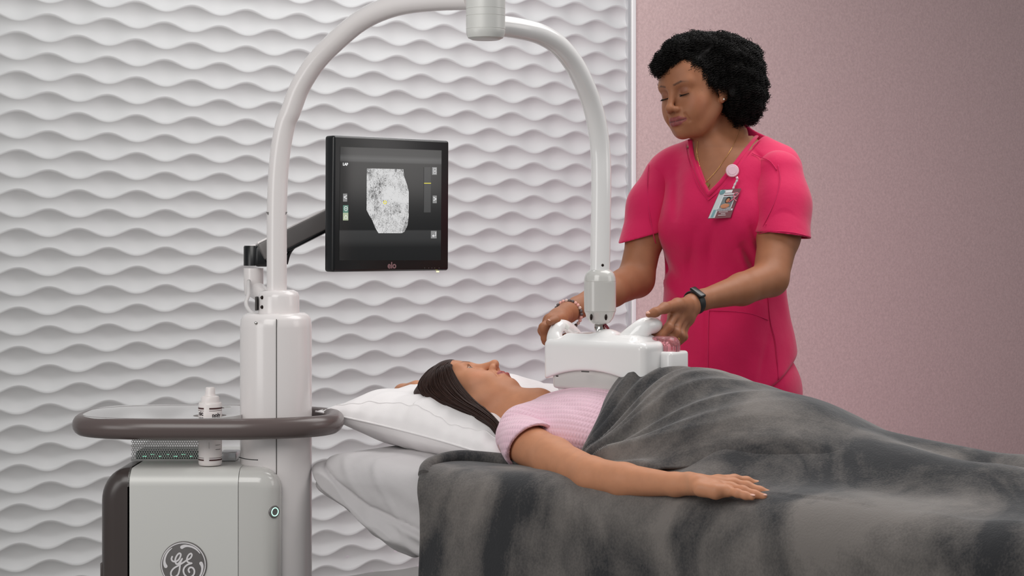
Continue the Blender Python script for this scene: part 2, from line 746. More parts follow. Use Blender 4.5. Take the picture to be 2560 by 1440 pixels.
tag(MB().box((0.3, 5.0, -0.01), (5.0, 5.0, 0.01)).build('floor', M['floor'], smooth=False), kind='structure')

# ------------------------------------------------------------------ scanner (one machine on one base)
MC = np.array([-0.513, 4.0, 0.0])
mach = empty('ultrasound_scanner', MC)
tag(mach, 'white and grey breast ultrasound scanner with arched arm, monitor and scan head over the patient', 'medical scanner')

# column
col_top = CZ - (782 - 570) / FPX * 4.0
prof = [(0.0775, 0.06), (0.0775, col_top - 0.03), (0.076, col_top - 0.014), (0.071, col_top - 0.005), (0.062, col_top), (0.0, col_top)]
b = MB().lathe(prof, (MC[0], MC[1], 0), n=64)
column = b.build('column', M['cream'], mach, auto=50)
zz = np.linspace(0.12, col_top, 2)
sx = P(691, 900, 3.9225)[0]
sy = MC[1] - math.sqrt(0.0775 ** 2 - (sx - MC[0]) ** 2)
MB().box((sx, sy, (0.12 + col_top - 0.01) / 2), (0.0008, 0.0008, (col_top - 0.13) / 2)).build('seam_line', M['seam'], column, smooth=False)
sc_c = P(642, 807, 3.94)
MB().sphere((sc_c[0], MC[1] - math.sqrt(0.0775 ** 2 - (sc_c[0] - MC[0]) ** 2), sc_c[2]), (0.004, 0.002, 0.0035), 12).build('screw', M['steel'], column)

# collar
ct = CZ - (725 - 570) / FPX * 4.0
cr = 0.0445
b = MB().lathe([(cr, col_top - 0.002), (cr, ct - 0.014), (cr - 0.003, ct - 0.005), (cr - 0.012, ct), (0.0, ct)], (MC[0] + 0.006, MC[1], 0), n=48)
collar = b.build('collar', M['cream'], mach, auto=50)
for py in (744, 768):
    p = P(655, py, 3.965)
    MB().sphere((p[0], p[1] + 0.004, p[2]), (0.0042, 0.004, 0.0042), 12).build('screw', M['screw'], collar)
MB().box((P(641, 755, 3.98)[0], 3.985, (ct + col_top) / 2 - 0.004), (0.002, 0.012, (ct - col_top) / 2 - 0.01)).build('seam_line', M['seam'], collar, smooth=False)

# arch tube from the column to the joint
arch_px = [(692, 740), (692, 600), (693, 500), (696, 430), (703, 365), (714, 310), (727, 278), (748, 222), (776, 174), (804, 138), (845, 98), (890, 60), (934, 34), (985, 15), (1035, 5), (1100, -1), (1180, -4)]
aY = lambda px: 4.0 - 0.36 * ((px - 692) / (1214 - 692)) ** 1.2 if px > 692 else 4.0
ap = catmull([P(x, y, aY(x)) for x, y in arch_px], 6)
MB().tube(ap, np.interp(ap[:, 1], [3.6, 4.0], [0.0232, 0.0218]), 32).build('arch_tube', M['cream'], mach, auto=60)
for px in (670, 713):
    p = P(px, 534, 3.985)
    xx = p[0] - (MC[0] + 0.0015)
    yy = MC[1] - math.sqrt(max(0.0219 ** 2 - xx * xx, 1e-6)) - 0.0004
    MB().prism([(-0.0045, 0.0035), (0.0045, 0.0035), (0, -0.003)], np.array([[1, 0, 0], [0, 0, 1], [0, -1, 0]]).T, (p[0], yy, p[2]), 0.0006).build('height_mark', M['badgegrey'], mach, smooth=False)

# joint cylinder
JY = 3.62
jc = P(1214, 60, JY)
jr = 49 / FPX * JY
zb = CZ - (100 - 570) / FPX * JY
zt = CZ + (570 + 160) / FPX * JY
pf = [(0.0, zb), (jr * 0.72, zb + 0.0005), (jr * 0.9, zb + 0.004), (jr * 0.985, zb + 0.012), (jr, zb + 0.019), (jr, zb + 0.0195), (jr * 0.985, zb + 0.020), (jr * 0.985, zb + 0.0206), (jr, zb + 0.0212), (jr, zb + 0.046), (jr * 0.985, zb + 0.0465), (jr, zb + 0.047), (jr, zb + 0.060), (jr * 0.985, zb + 0.0605), (jr, zb + 0.061), (jr, zt - 0.01), (jr * 0.9, zt), (0, zt)]
joint = MB().lathe(pf, (jc[0], JY, 0), n=64).build('pivot_joint', M['silver'], mach, auto=25)

# second tube: from the joint out and down to the scan head
CAPC = P(1500, 745, 3.95)
rt_px = [(1214, 62, 3.66), (1262, 66, 3.70), (1310, 74, 3.74), (1352, 86, 3.78), (1392, 110, 3.82), (1428, 150, 3.86), (1455, 198, 3.89), (1478, 255, 3.92), (1493, 315, 3.94), (1501, 380, 3.95), (1503, 450, 3.95), (1502, 560, 3.95), (1500, 684, 3.95)]
rp = catmull([P(*q) for q in rt_px], 6)
MB().tube(rp, 0.0213, 32).build('drop_tube', M['white'], mach, auto=60)
p = P(1506, 663, 3.93)
MB().sphere(p, (0.0035, 0.002, 0.0035), 12).build('screw', M['screw'], mach)

# swivel capsule
kz = FPX / 3.95
def capz(py):
    return CZ - (py - 570) / kz
R_ = 40 / kz
pf = [(0.0, capz(812)), (R_ * 0.35, capz(811)), (R_ * 0.62, capz(806)), (R_ * 0.82, capz(796)), (R_ * 0.94, capz(782)), (R_ * 0.985, capz(779.5)), (R_ * 0.96, capz(778.5)), (R_, capz(777)), (R_, capz(704)), (R_ * 0.985, capz(703.3)), (R_, capz(702.5)), (R_ * 0.97, capz(693)), (R_ * 0.88, capz(683)), (R_ * 0.72, capz(676)), (R_ * 0.6, capz(674)), (0, capz(674))]
caps = MB().lathe(pf, (CAPC[0], 3.95, 0), n=64).build('swivel_capsule', M['silverlight'], mach, auto=30)
for px in (1478, 1515):
    q = P(px, 793, 3.922)
    MB().sphere(q, (0.003, 0.004, 0.007), 12).build('slot', M['screw'], caps)
MB().lathe([(0.012, capz(826)), (0.012, capz(812)), (0.009, capz(811)), (0.009, capz(806))], (CAPC[0], 3.95, 0), n=24).build('ball_pin', M['steel'], caps)
tube_c = catmull([P(1506, 806, 3.945), P(1513, 812, 3.94), P(1520, 822, 3.94), P(1520, 836, 3.94)], 6)
MB().tube(tube_c, 0.003, 10).build('red_cord', mat('dark_red_cord', srgb(110, 25, 38), 0.4), caps)

# ------------------------------------------------------------------ scan head
RP = np.stack([BU, -BN, np.array([0, 0, 1.0])], 1)      # local x along bed, local y away from viewer, z up
HC = BD(0.405, 0.0, 0.0)


def hp(x, y, z):
    return HC + BU * x - BN * y + np.array([0, 0, z])


def sh_body():
    V, F = [], []
    nx, ny = 48, 20
    L = 0.131
    # outline of a box with an arched lower edge, swept front (y) to back, rounded all round
    ops = []
    ops.append(('+', RB(hp(0, -0.015, 0.913), (0.131, 0.058, 0.048), RP, 0.014), 0.0))
    ops.append(('+', RB(hp(0, -0.010, 0.955), (0.098, 0.046, 0.018), RP, 0.016), 0.016))
    # arched underside
    a, c2 = hp(0, -0.2, 0.81), hp(0, 0.2, 0.81)
    ops.append(('-', Cap(hp(-0.012, -0.2, 0.601), hp(-0.012, -0.035, 0.601), 0.296), 0.006))
    # raised hump under the pin
    ops.append(('+', Ell(hp(0.003, -0.02, 0.962), (0.032, 0.03, 0.022), RP), 0.012))
    ops.append(('+', Ell(hp(-0.030, 0.0, 0.957), (0.040, 0.03, 0.016), RP), 0.012))
    lo, hi = hp(0, 0, 0.9) - 0.19, hp(0, 0, 0.95) + 0.19
    lo[2], hi[2] = 0.86, 1.0
    V, F = surface(ops, lo, hi, 0.0026)
    return mesh_np('scan_head', V, F, M['white'], mach)


head = sh_body()


def lattice_handle(pts, rad, nm='handle'):
    q = catmull(pts, 8)
    r = catmull(np.array(rad)[:, None] * np.ones((1, 3)), 8)[:, 0]
    ops = chain(list(q), list(r))
    o = [('+', c, 0.0) for c in ops]
    lo, hi = q.min(0) - 0.035, q.max(0) + 0.035
    V, F = surface(o, lo, hi, 0.0022)
    return mesh_np(nm, V, F, M['white'], head)


lh = lattice_handle([P(1392, 880, 3.99), P(1388, 858, 3.99), P(1387, 838, 4.0), P(1394, 820, 4.01), P(1408, 814, 4.03), P(1424, 822, 4.06), P(1438, 838, 4.08), P(1448, 862, 4.08)],
                    [0.024, 0.0195, 0.0165, 0.0140, 0.0132, 0.0132, 0.0145, 0.018])
rh = lattice_handle([P(1550, 884, 3.93), P(1568, 861, 3.92), P(1590, 836, 3.91), P(1612, 817, 3.91), P(1634, 814, 3.93), P(1640, 822, 3.98), P(1628, 845, 4.01), P(1612, 880, 4.01)],
                    [0.031, 0.0275, 0.0230, 0.0198, 0.0178, 0.0158, 0.016, 0.019])
# label plate on the left handle
RL = np.stack([np.array([0.78, -0.1, -0.62]), np.array([0.5, 0.5, 0.7]) * 1.0, np.array([0.2, -0.86, 0.47])], 1)
RL /= np.linalg.norm(RL, axis=0)
MB().box(P(1411, 812, 4.015), (0.013, 0.006, 0.0025), RL, 0.002, 2).build('button_plate', M['silver'], lh, auto=40)
MB().box(P(1407, 810, 4.011), (0.0035, 0.0028, 0.001), RL, 0.0006, 1).build('button', M['dark'], lh)
# transducer tray below
b = MB().box(hp(0.0, 0.0, 0.884), (0.112, 0.064, 0.030), RP, 0.008, 3)
tr = b.build('transducer_tray', M['silverlight'], head, auto=40)
MB().box(hp(0.0, 0.0, 0.8535), (0.102, 0.057, 0.004), RP, 0.003, 2).build('membrane_frame', M['cream'], head, auto=40)
# right side block with clear cover
MB().box(hp(0.112, 0.026, 0.906), (0.045, 0.036, 0.034), RP, 0.007, 3).build('side_block', M['white'], head, auto=40)
clear = NT('clear_pink_cover')
clear.b.inputs['Base Color'].default_value = srgb(255, 205, 212)
clear.b.inputs['Roughness'].default_value = 0.06
clear.b.inputs['Transmission Weight'].default_value = 0.9
clear.b.inputs['IOR'].default_value = 1.3
V, F = surface([('+', RB(hp(0.120, 0.022, 0.935), (0.034, 0.022, 0.036), RP, 0.018), 0.0), ('-', RB(hp(0.120, 0.022, 0.933), (0.0325, 0.0205, 0.0345), RP, 0.0165), 0.0)], hp(0.12, 0.02, 0.93) - 0.06, hp(0.12, 0.02, 0.95) + 0.06, 0.0017)
kp = V[:, 2] > 0.937
kf = kp[F].all(1)
mesh_np('clear_cover', V, F[kf], clear.m, head)
# small screws and plate under the arch
for px, py in ((1393, 940), (1547, 931)):
    q = P(px, py, 3.90)
    MB().sphere(q, (0.0032, 0.003, 0.0016), 10).build('screw', M['screw'], head)
MB().box(P(1463, 929, 3.888), (0.010, 0.0008, 0.0012), RP, 0.0005, 1).build('latch_slot', M['seam'], head, smooth=False)

# ------------------------------------------------------------------ tray with rim
TC = np.array([P(521, 1076, 4.0)[0], 4.02, 0.7765])
TA, TB = 0.272, 0.150


def sup(a, b, e, n, th0=0.0):
    o = []
    for i in range(n):
        t = 2 * math.pi * i / n + th0
        c, s = math.cos(t), math.sin(t)
        o.append((a * math.copysign(abs(c) ** (2 / e), c), b * math.copysign(abs(s) ** (2 / e), s)))
    return o


rim_pts = [TC + np.array([x, y * (1.0 if x < 0.1 else 1 - 0.12 * (x - 0.1) / 0.17), 0]) for x, y in sup(TA, TB, 3.0, 96)]
rimo = MB().tube(rim_pts, 0.0225, 16, closed=True, scale=(0.9, 1.0), up=(0, 0, 1)).build('tray_rim', M['rim'], mach)
tz = 0.7985
xr = P(606, 1045, 3.95)[0] - TC[0]
po = sup(TA * 0.985, TB * 0.97, 3.0, 120)
xl = -TA * 0.985
outl = []
cx = (xl + xr) / 2
hw = (xr - xl) / 2
outl = [(cx + x, y + 0.010) for x, y in sup(hw, TB * 1.03, 3.4, 96)]
holes = [(P(525, 1046, 3.94)[0] - TC[0], 3.94 - TC[1], 0.036), (P(533, 1021, 4.1)[0] - TC[0], 4.125 - TC[1], 0.036)]


def plate_with_holes(outl, holes, z0, z1, c, m, name, parent):
    import bmesh
    from mathutils.geometry import delaunay_2d_cdt
    pts = [Vector(p) for p in outl]
    n = len(pts)
    edges = [(i, (i + 1) % n) for i in range(n)]
    faces = [list(range(n))]
    for hx, hy, hr in holes:
        o = len(pts)
        q = 32
        for i in range(q):
            a = 2 * math.pi * i / q
            pts.append(Vector((hx + hr * math.cos(a), hy + hr * math.sin(a))))
        edges += [(o + i, o + (i + 1) % q) for i in range(q)]
    v, e, f, *_ = delaunay_2d_cdt(pts, edges, [], 1, 1e-7)
    keep = []
    for t in f:
        cc = sum((v[i] for i in t), Vector((0, 0))) / len(t)
        if all((cc - Vector((hx, hy))).length > hr * 0.97 for hx, hy, hr in holes):
            keep.append(tuple(t))
    V = [(p.x + c[0], p.y + c[1], z1) for p in v] + [(p.x + c[0], p.y + c[1], z0) for p in v]
    nv = len(v)
    F = keep + [tuple(i + nv for i in reversed(t)) for t in keep]
    cnt = {}
    for t in keep:
        for i in range(len(t)):
            a, b2 = t[i], t[(i + 1) % len(t)]
            cnt[(a, b2)] = 1
    for (a, b2) in cnt:
        if (b2, a) not in cnt:
            F.append((b2, a, a + nv, b2 + nv))
    return mesh_np(name, V, F, m, parent, smooth=False)


plate_with_holes(outl, holes, tz - 0.012, tz, TC, M['tray'], 'tray_top', mach)
MB().box(TC + np.array([0.20, 0.03, -0.012]), (0.06, 0.10, 0.010), None, 0.004, 2).build('tray_bracket', M['dark'], mach)

# ------------------------------------------------------------------ cabinet
CY0, CY1 = 3.88, 4.30
def cabx(px, Y=3.89):
    return P(px, 1300, Y)[0]
ctop = 0.691
X0, X1, X2, X3 = cabx(250), cabx(322), cabx(598), cabx(699)
# dark left casing, rounded upper left shoulder
def case_prof(x0, x1, zt, r, left):
    pts = []
    n = 10
    if left:
        pts = [(x1, 0.08), (x1, zt)] + [(x0 + r - r * math.sin(math.pi / 2 * i / n), zt - 1.25 * r + 1.25 * r * math.cos(math.pi / 2 * i / n)) for i in range(n + 1)] + [(x0, 0.08)]
    else:
        pts = [(x0, 0.08)] + [(x0, zt)] + [(x1 - r + r * math.sin(math.pi / 2 * i / n), zt - r + r * math.cos(math.pi / 2 * i / n)) for i in range(n + 1)] + [(x1, 0.08)]
        pts = pts[::-1]
    return pts


RX = np.array([[1, 0, 0], [0, 0, 1], [0, 1, 0]], float).T


def bevprism(poly, y0, y1, bev, name, m, skip=()):
    import bmesh
    b = MB().prism(poly, RX, (0, y0, 0), y1 - y0)
    o = b.build(name, m, None, smooth=True)
    bm = bmesh.new()
    bm.from_mesh(o.data)
    bmesh.ops.recalc_face_normals(bm, faces=bm.faces)
    es = [e for e in bm.edges if abs(e.verts[0].co.y - y0) < 1e-5 and abs(e.verts[1].co.y - y0) < 1e-5
          and not (skip and any(abs(e.verts[0].co.x - s) < 1e-4 and abs(e.verts[1].co.x - s) < 1e-4 for s in skip))]
    bmesh.ops.bevel(bm, geom=es, offset=bev, segments=6, profile=0.5, affect='EDGES', clamp_overlap=True)
    bm.to_mesh(o.data)
    bm.free()
    split_sharp(o, 35)
    o.parent = mach
    o.matrix_parent_inverse = Matrix.Translation(-Vector(MC))
    return o


bevprism(case_prof(X0, X1 + 0.004, ctop, 0.055, True), CY0 - 0.003, CY1, 0.036, 'side_casing', M['dark'], (X1 + 0.004,))
fp = bevprism([(X1, 0.08), (X1, ctop), (X2 - 0.0006, ctop), (X2 - 0.0006, 0.08)], CY0 - 0.003, CY1 - 0.01, 0.036, 'front_panel', M['silver'], (X1, X2 - 0.0006))
rs = bevprism(case_prof(X2 + 0.0006, X3, ctop, 0.045, False), CY0 - 0.003, CY1 - 0.01, 0.036, 'right_shell', M['silverlight'], (X2 + 0.0006,))
MB().box(((X0 + X3) / 2, (CY0 + CY1) / 2 + 0.02, 0.20), ((X3 - X0) / 2 - 0.01, 0.19, 0.14), None, 0.01, 2).build('base_body', M['dark'], mach)
MB().box((X0 + 0.004, 4.0, 0.42), (0.006, 0.10, 0.07), None, 0.002, 2).build('side_pocket', M['dark'], mach)
MB().box(((X0 + X3) / 2, 4.08, 0.055), ((X3 - X0) / 2 + 0.04, 0.27, 0.025), None, 0.02, 3).build('foot_plate', M['silver'], mach)
for sx_ in (-1, 1):
    for sy_ in (-1, 1):
        c = np.array([(X0 + X3) / 2 + sx_ * 0.19, 4.02 + sy_ * 0.2, 0.027])
        MB().lathe([(0, -0.015), (0.024, -0.015), (0.027, -0.008), (0.027, 0.008), (0.024, 0.015), (0, 0.015)], c, (1, 0, 0), 20).build('castor', M['rubber'], mach, auto=40)
# power button
q = P(682, 1280, 3.885)
RBt = np.array([[0.62, 0, -0.78], [-0.78, 0, -0.62], [0, 1, 0]], float).T      # faces right and forward
q = np.array([X3 - 0.0105, CY0 + 0.0075, CZ - (1280 - 570) / FPX * 3.885])
bt_n = np.array([0.70, -0.714, 0.0])
pb = MB().lathe([(0.0, 0.0015), (0.0095, 0.0015), (0.0125, 0.0015), (0.0135, 0.0), (0.0135, -0.006)], q, bt_n, 28)
pbo = pb.build('power_button', M['badgegrey'], mach, auto=40)
e_a = np.array([0.714, 0.70, 0.0])
MB().tube([q + bt_n * 0.0018 + (e_a * math.cos(t) + np.array([0, 0, 1.0]) * math.sin(t)) * 0.0085 for t in np.linspace(0, 2 * math.pi, 25)[:-1]], 0.0011, 8, closed=True).build('light_ring', mat('ring_glow', srgb(190, 230, 215), 0.3, emit=((0.6, 1.0, 0.85, 1), 0.8)), pbo)

# perforated box standing on the cabinet
bx0, bx1 = P(328, 1130, 4.02)[0], P(508, 1130, 4.02)[0]
MB().box(((bx0 + bx1) / 2, 4.075, ctop + 0.010), ((bx1 - bx0) / 2 - 0.006, 0.040, 0.0095), None, 0.004, 2).build('electronics_core', mat('dark_green_board', srgb(22, 60, 48), 0.5), mach)
k = NT('perforated_steel')
k.b.inputs['Metallic'].default_value = 0.6
k.b.inputs['Roughness'].default_value = 0.35
k.b.inputs['Base Color'].default_value = srgb(205, 203, 200)
M['perf'] = k.m


def perf_sheet(x0, x1, y, z0, z1):
    pitch = 0.0052
    r = 0.0019
    b = MB()
    nx = int((x1 - x0) / pitch)
    nz = int((z1 - z0) / (pitch * 0.866))
    for j in range(nz):
        for i in range(nx):
            cx_ = x0 + (i + 0.5 + (0.5 if j % 2 else 0)) * pitch
            cz_ = z0 + (j + 0.5) * pitch * 0.866
            if cx_ + pitch / 2 > x1 + pitch * 0.6:
                continue
            outer = [(cx_ + pitch / math.sqrt(3) * math.cos(a_), y, cz_ + pitch / math.sqrt(3) * math.sin(a_)) for a_ in [math.pi / 6 + kk * math.pi / 3 for kk in range(6)]]
            inner = [(cx_ + r * math.cos(a_), y, cz_ + r * math.sin(a_)) for a_ in [math.pi / 6 + kk * math.pi / 3 for kk in range(6)]]
            back = [(p_[0], y + 0.0012, p_[2]) for p_ in inner]
            b.add(outer + inner + back, [(kk, (kk + 1) % 6, 6 + (kk + 1) % 6, 6 + kk) for kk in range(6)] + [(6 + kk, 6 + (kk + 1) % 6, 12 + (kk + 1) % 6, 12 + kk) for kk in range(6)])
    return b


pbx = perf_sheet(bx0, bx1, 4.02, ctop + 0.004, ctop + 0.064).build('perforated_cover', M['perf'], mach, smooth=False)
MB().box(((bx0 + bx1) / 2, 4.028, ctop + 0.0660), ((bx1 - bx0) / 2, 0.008, 0.0015)).build('cover_top', M['perf'], pbx, smooth=False)
MB().box(((bx0 + bx1) / 2, 4.021, ctop + 0.002), ((bx1 - bx0) / 2, 0.002, 0.002)).build('cover_sill', M['perf'], pbx, smooth=False)
for i in range(7):
    MB().box((bx0 + 0.028 + i * 0.017, 4.026, ctop + 0.009 + 0.004 * (i % 2)), (0.0035, 0.0008, 0.001)).build('led_light', M['greenled'], pbx, smooth=False)
MB().box((P(573, 1143, 4.03)[0], 4.04, ctop + 0.010), (0.018, 0.03, 0.009), None, 0.002, 2).build('metal_plate', M['alu'], mach)
MB().tube(catmull([P(597, 1143, 3.912), P(612, 1147, 3.905), P(628, 1149, 3.903), P(645, 1150, 3.90)], 6), 0.001, 8).build('thin_cable', M['black'], mach)

# round logo badge on the front panel
LS = 3.877 / FPX
LY = 3.877


def lp(x, y):                     # from close-up coordinates of the badge
    return np.array([(380 + x / 10.667 - 1280) * LS, (CZ - (1330 + y / 10.667 - 570) * LS)])


lc = lp(848, 865)
lr = 0.5 * (1472 - 228) / 10.667 * LS
badge = MB().lathe([(0.0, 0.004), (lr * 0.93, 0.004), (lr * 0.97, 0.0035), (lr, 0.001), (lr, -0.004)], (lc[0], LY, lc[1]), (0, -1, 0), 64).build('round_badge', M['badgegrey'], mach, auto=40)


def stroke(pts, w, name='monogram_stroke', y=LY - 0.0043, n=6, closed=False):
    q = catmull([lp(*p_) for p_ in pts], n, closed)
    ww = np.interp(np.linspace(0, 1, len(q)), np.linspace(0, 1, len(w)), w) if not np.isscalar(w) else np.full(len(q), w)
    ww = ww * 0.5 / 10.667 * LS
    T = np.gradient(q, axis=0)
    T /= np.linalg.norm(T, axis=1)[:, None] + 1e-12
    N_ = np.stack([-T[:, 1], T[:, 0]], 1)
    A = q + N_ * ww[:, None]
    B_ = q - N_ * ww[:, None]
    m_ = len(q)
    Y_ = [y - 0.0004 * i_ / m_ for i_ in range(m_)]
    V = [(a_[0], u_, a_[1]) for a_, u_ in zip(A, Y_)] + [(a_[0], u_, a_[1]) for a_, u_ in zip(B_, Y_)] + [(a_[0], y + 0.0006, a_[1]) for a_ in A] + [(a_[0], y + 0.0006, a_[1]) for a_ in B_]
    F = []
    for i in range(m_ - 1):
        F += [(i, i + 1, m_ + i + 1, m_ + i), (i, 2 * m_ + i, 2 * m_ + i + 1, i + 1), (m_ + i, m_ + i + 1, 3 * m_ + i + 1, 3 * m_ + i)]
    mb = MB().add(V, F)
    for e, wv, ye in ((q[0], ww[0], y - 0.0001), (q[-1], ww[-1], y - 0.0005)):
        mb.lathe([(0, 0.0), (wv, 0.0), (wv, -0.0006)], (e[0], ye, e[1]), (0, -1, 0), 20)
    return mb


cxb, cyb = 848, 865
ring = [(cxb + 583 * math.cos(t), cyb + 583 * math.sin(t)) for t in np.linspace(0, 2 * math.pi, 49)]
stroke(ring, 26, n=2).build('badge_ring', M['logowhite'], badge, smooth=False)
def arcp(r0, a0, a1, n=7):
    return [(cxb + r0 * math.cos(math.radians(t)), cyb + r0 * math.sin(math.radians(t))) for t in np.linspace(a0, a1, n)]
swish = MB()
for base_rot in (0, 90, 180, 270):
    src = [(810, 395), (870, 368), (960, 362), (1080, 390), (1200, 460), (1290, 560)]
    pts = []
    for x, y in src:
        dx, dy = x - cxb, y - cyb
        c_, s_ = math.cos(math.radians(base_rot)), math.sin(math.radians(base_rot))
        pts.append((cxb + dx * c_ - dy * s_, cyb + dx * s_ + dy * c_))
    q = stroke(pts, [95, 80, 55, 50, 42, 20], y=LY - 0.0046)
    swish.add(q.V, q.F)
swish.build('badge_flourish', M['logowhite'], badge, smooth=False)
g = stroke([(548, 650), (530, 710), (560, 765), (640, 780), (720, 730), (770, 640), (775, 580), (735, 560), (680, 610), (640, 690), (630, 770), (660, 840), (710, 835), (760, 780), (815, 705)], 44)
g2 = stroke(y=LY - 0.0048, w=44, pts=[(815, 705), (770, 800), (755, 900), (740, 1020), (700, 1130), (610, 1190), (530, 1160), (520, 1060), (590, 960), (720, 880), (850, 800), (940, 740), (1030, 690), (1075, 610), (1050, 565), (990, 600), (945, 690), (950, 770), (1010, 810), (1070, 822)])
g3 = stroke(y=LY - 0.0053, w=46, pts=[(1070, 822), (960, 860), (880, 930), (850, 1020), (880, 1120), (960, 1190), (1060, 1180), (1130, 1110), (1140, 1010), (1090, 940), (1020, 940), (985, 1000), (1010, 1060)])
mono = MB()
for q in (g, g2, g3):
    mono.add(q.V, q.F)
mono.build('monogram', M['logowhite'], badge, smooth=False)

# ------------------------------------------------------------------ monitor arm and monitor
ab = P(635, 720, 4.16)
arm_base = MB()
arm_base.lathe([(0.0, 0.045), (0.0222, 0.045), (0.0222, 0.01), (0.0205, -0.012), (0.018, -0.018), (0, -0.018)], P(634, 720, 4.16), (0, 0, 1), 28)
arm_base.tube([P(636, 722, 4.16), P(665, 742, 4.12), P(690, 756, 4.05)], [0.0205, 0.019, 0.019], 16)
arm_base.build('arm_bracket', M['cream'], mach, auto=50)
pk = MB().lathe([(0, 0.0), (0.0225, 0.0), (0.0225, 0.042), (0.021, 0.045), (0, 0.045)], P(634, 664, 4.16), (0, 0, 1), 28)
pk.box(P(656, 640, 4.14), (0.016, 0.014, 0.024), None, 0.007, 3)
pk.build('arm_pivot', M['black'], mach, auto=40)
MB().sphere(P(640, 619, 4.16), (0.020, 0.02, 0.0075), 20).build('pivot_cap', M['cream'], mach)
# sloped arm, from behind the column up to the monitor
A0, A1 = P(652, 634, 4.13), P(850, 535, 4.20)
ad = (A1 - A0) / np.linalg.norm(A1 - A0)
au = np.cross(np.array([0, 1.0, 0]), ad)
au = -au if au[2] < 0 else au
an = np.cross(ad, au)
RA = np.stack([ad, au, an], 1)
Lh = np.linalg.norm(A1 - A0) / 2
mid = (A0 + A1) / 2
MB().box(mid + au * 0.002, (Lh, 0.0215, 0.019), RA, 0.005, 3).build('arm_cover', M['armgrey'], mach, auto=40)
MB().box(mid + au * 0.024, (Lh * 0.99, 0.0035, 0.0165), RA, 0.003, 2).build('arm_top_cover', M['cream'], mach, auto=40)
MB().box(mid - au * 0.022, (Lh, 0.0035, 0.0175), RA, 0.002, 2).build('arm_under_cover', M['black'], mach, auto=40)
MB().tube(catmull([P(715, 660, 4.15), P(722, 635, 4.15), P(735, 617, 4.15), P(762, 596, 4.16), P(800, 572, 4.17)], 6), 0.0045, 10).build('monitor_cable', M['black'], mach)
MB().tube(catmull([P(622, 702, 4.13), P(621, 735, 4.10), P(615, 758, 4.08), P(622, 775, 4.05), P(633, 784, 4.03), P(650, 790, 4.0)], 6), 0.0045, 10).build('white_cable', M['cable'], mach)

TL, TR, BL, BR = P(833, 338, 4.05), P(1123, 352, 4.275), P(833, 680, 4.05), P(1123, 676, 4.275)
cen = (TL + TR + BL + BR) / 4
mx_ = (TR - TL + BR - BL)
mx_ /= np.linalg.norm(mx_)
mz_ = (TL - BL + TR - BR)
mz_ -= mx_ * (mz_ @ mx_)
mz_ /= np.linalg.norm(mz_)
mn_ = np.cross(mx_, mz_)            # points to the viewer
if mn_[1] > 0:
    mn_ = -mn_
RM = np.stack([mx_, mz_, mn_], 1)
W_ = (np.linalg.norm(TR - TL) + np.linalg.norm(BR - BL)) / 4
H_ = (np.linalg.norm(TL - BL) + np.linalg.norm(TR - BR)) / 4


def mp(u, v, d=0.0):
    """u,v in -1..1 on the monitor front"""
    return cen + mx_ * W_ * u + mz_ * H_ * v + mn_ * d


mon = MB().box(mp(0, 0, -0.0165), (W_, H_, 0.0165), RM, 0.006, 4).build('monitor', M['black'], mach, auto=40)
MB().box(mp(0.0, 0.0, -0.045), (W_ * 0.6, H_ * 0.6, 0.016), RM, 0.01, 3).build('monitor_back', M['black'], mon, auto=40)
MB().box(mp(-0.3, 0.0, -0.075), (0.05, 0.04, 0.03), RM, 0.008, 2).build('mount_bracket', M['black'], mon, auto=40)


def mpx(px, py):
    """photo pixel on the monitor front -> (u, v)"""
    # homography through the four front corners
    src = np.array([(833, 338), (1123, 352), (833, 680), (1123, 676)], float)
    dst = np.array([(-1, 1), (1, 1), (-1, -1), (1, -1)], float)
    A_ = []
    for (x, y), (u, v) in zip(src, dst):
        A_.append([x, y, 1, 0, 0, 0, -u * x, -u * y, -u])
        A_.append([0, 0, 0, x, y, 1, -v * x, -v * y, -v])
    h = np.linalg.svd(np.array(A_))[2][-1].reshape(3, 3)
    r = h @ np.array([px, py, 1.0])
    return r[0] / r[2], r[1] / r[2]


def mpoly(pxs, d, name, m, parent, th=0.0004):
    V = [mp(*mpx(*q), d) for q in pxs] + [mp(*mpx(*q), d - th) for q in pxs]
    n = len(pxs)
    F = [tuple(range(n)), tuple(range(2 * n - 1, n - 1, -1))] + [(i, (i + 1) % n, n + (i + 1) % n, n + i) for i in range(n)]
    return mesh_np(name, V, F, m, parent, smooth=False)


def mrect(x0, y0, x1, y1, d, name, m, parent):
    return mpoly([(x0, y0), (x1, y0), (x1, y1), (x0, y1)], d, name, m, parent)


def emat(name, c, s=1.0, gloss=0.15):
    return mat(name, srgb(8, 8, 9), gloss, emit=(c, s))


# display: backlit dark panel with two lighter bands
k = NT('screen_display')
k.b.inputs['Base Color'].default_value = srgb(8, 8, 9)
k.b.inputs['Roughness'].default_value = 0.12
geo = k.n('ShaderNodeNewGeometry')
sep = k.n('ShaderNodeSeparateXYZ')
k.l(geo.outputs['Position'], sep.inputs[0])
mr = k.n('ShaderNodeMapRange')
zt_, zb_ = mp(0, mpx(1000, 370)[1])[2], mp(0, mpx(1000, 652)[1])[2]
mr.inputs['From Min'].default_value = zb_
mr.inputs['From Max'].default_value = zt_
k.l(sep.outputs['Z'], mr.inputs['Value'])
cr_ = k.n('ShaderNodeValToRGB')
els = [(0.0, 0.006), (0.12, 0.008), (0.19, 0.03), (0.265, 0.035), (0.275, 0.006), (0.45, 0.010), (0.86, 0.014), (0.875, 0.06), (0.90, 0.075), (0.93, 0.035), (1.0, 0.025)]
cr_.color_ramp.elements[0].position = 0.0
cr_.color_ramp.elements[0].color = (els[0][1],) * 3 + (1,)
cr_.color_ramp.elements[1].position = 1.0
cr_.color_ramp.elements[1].color = (els[-1][1],) * 3 + (1,)
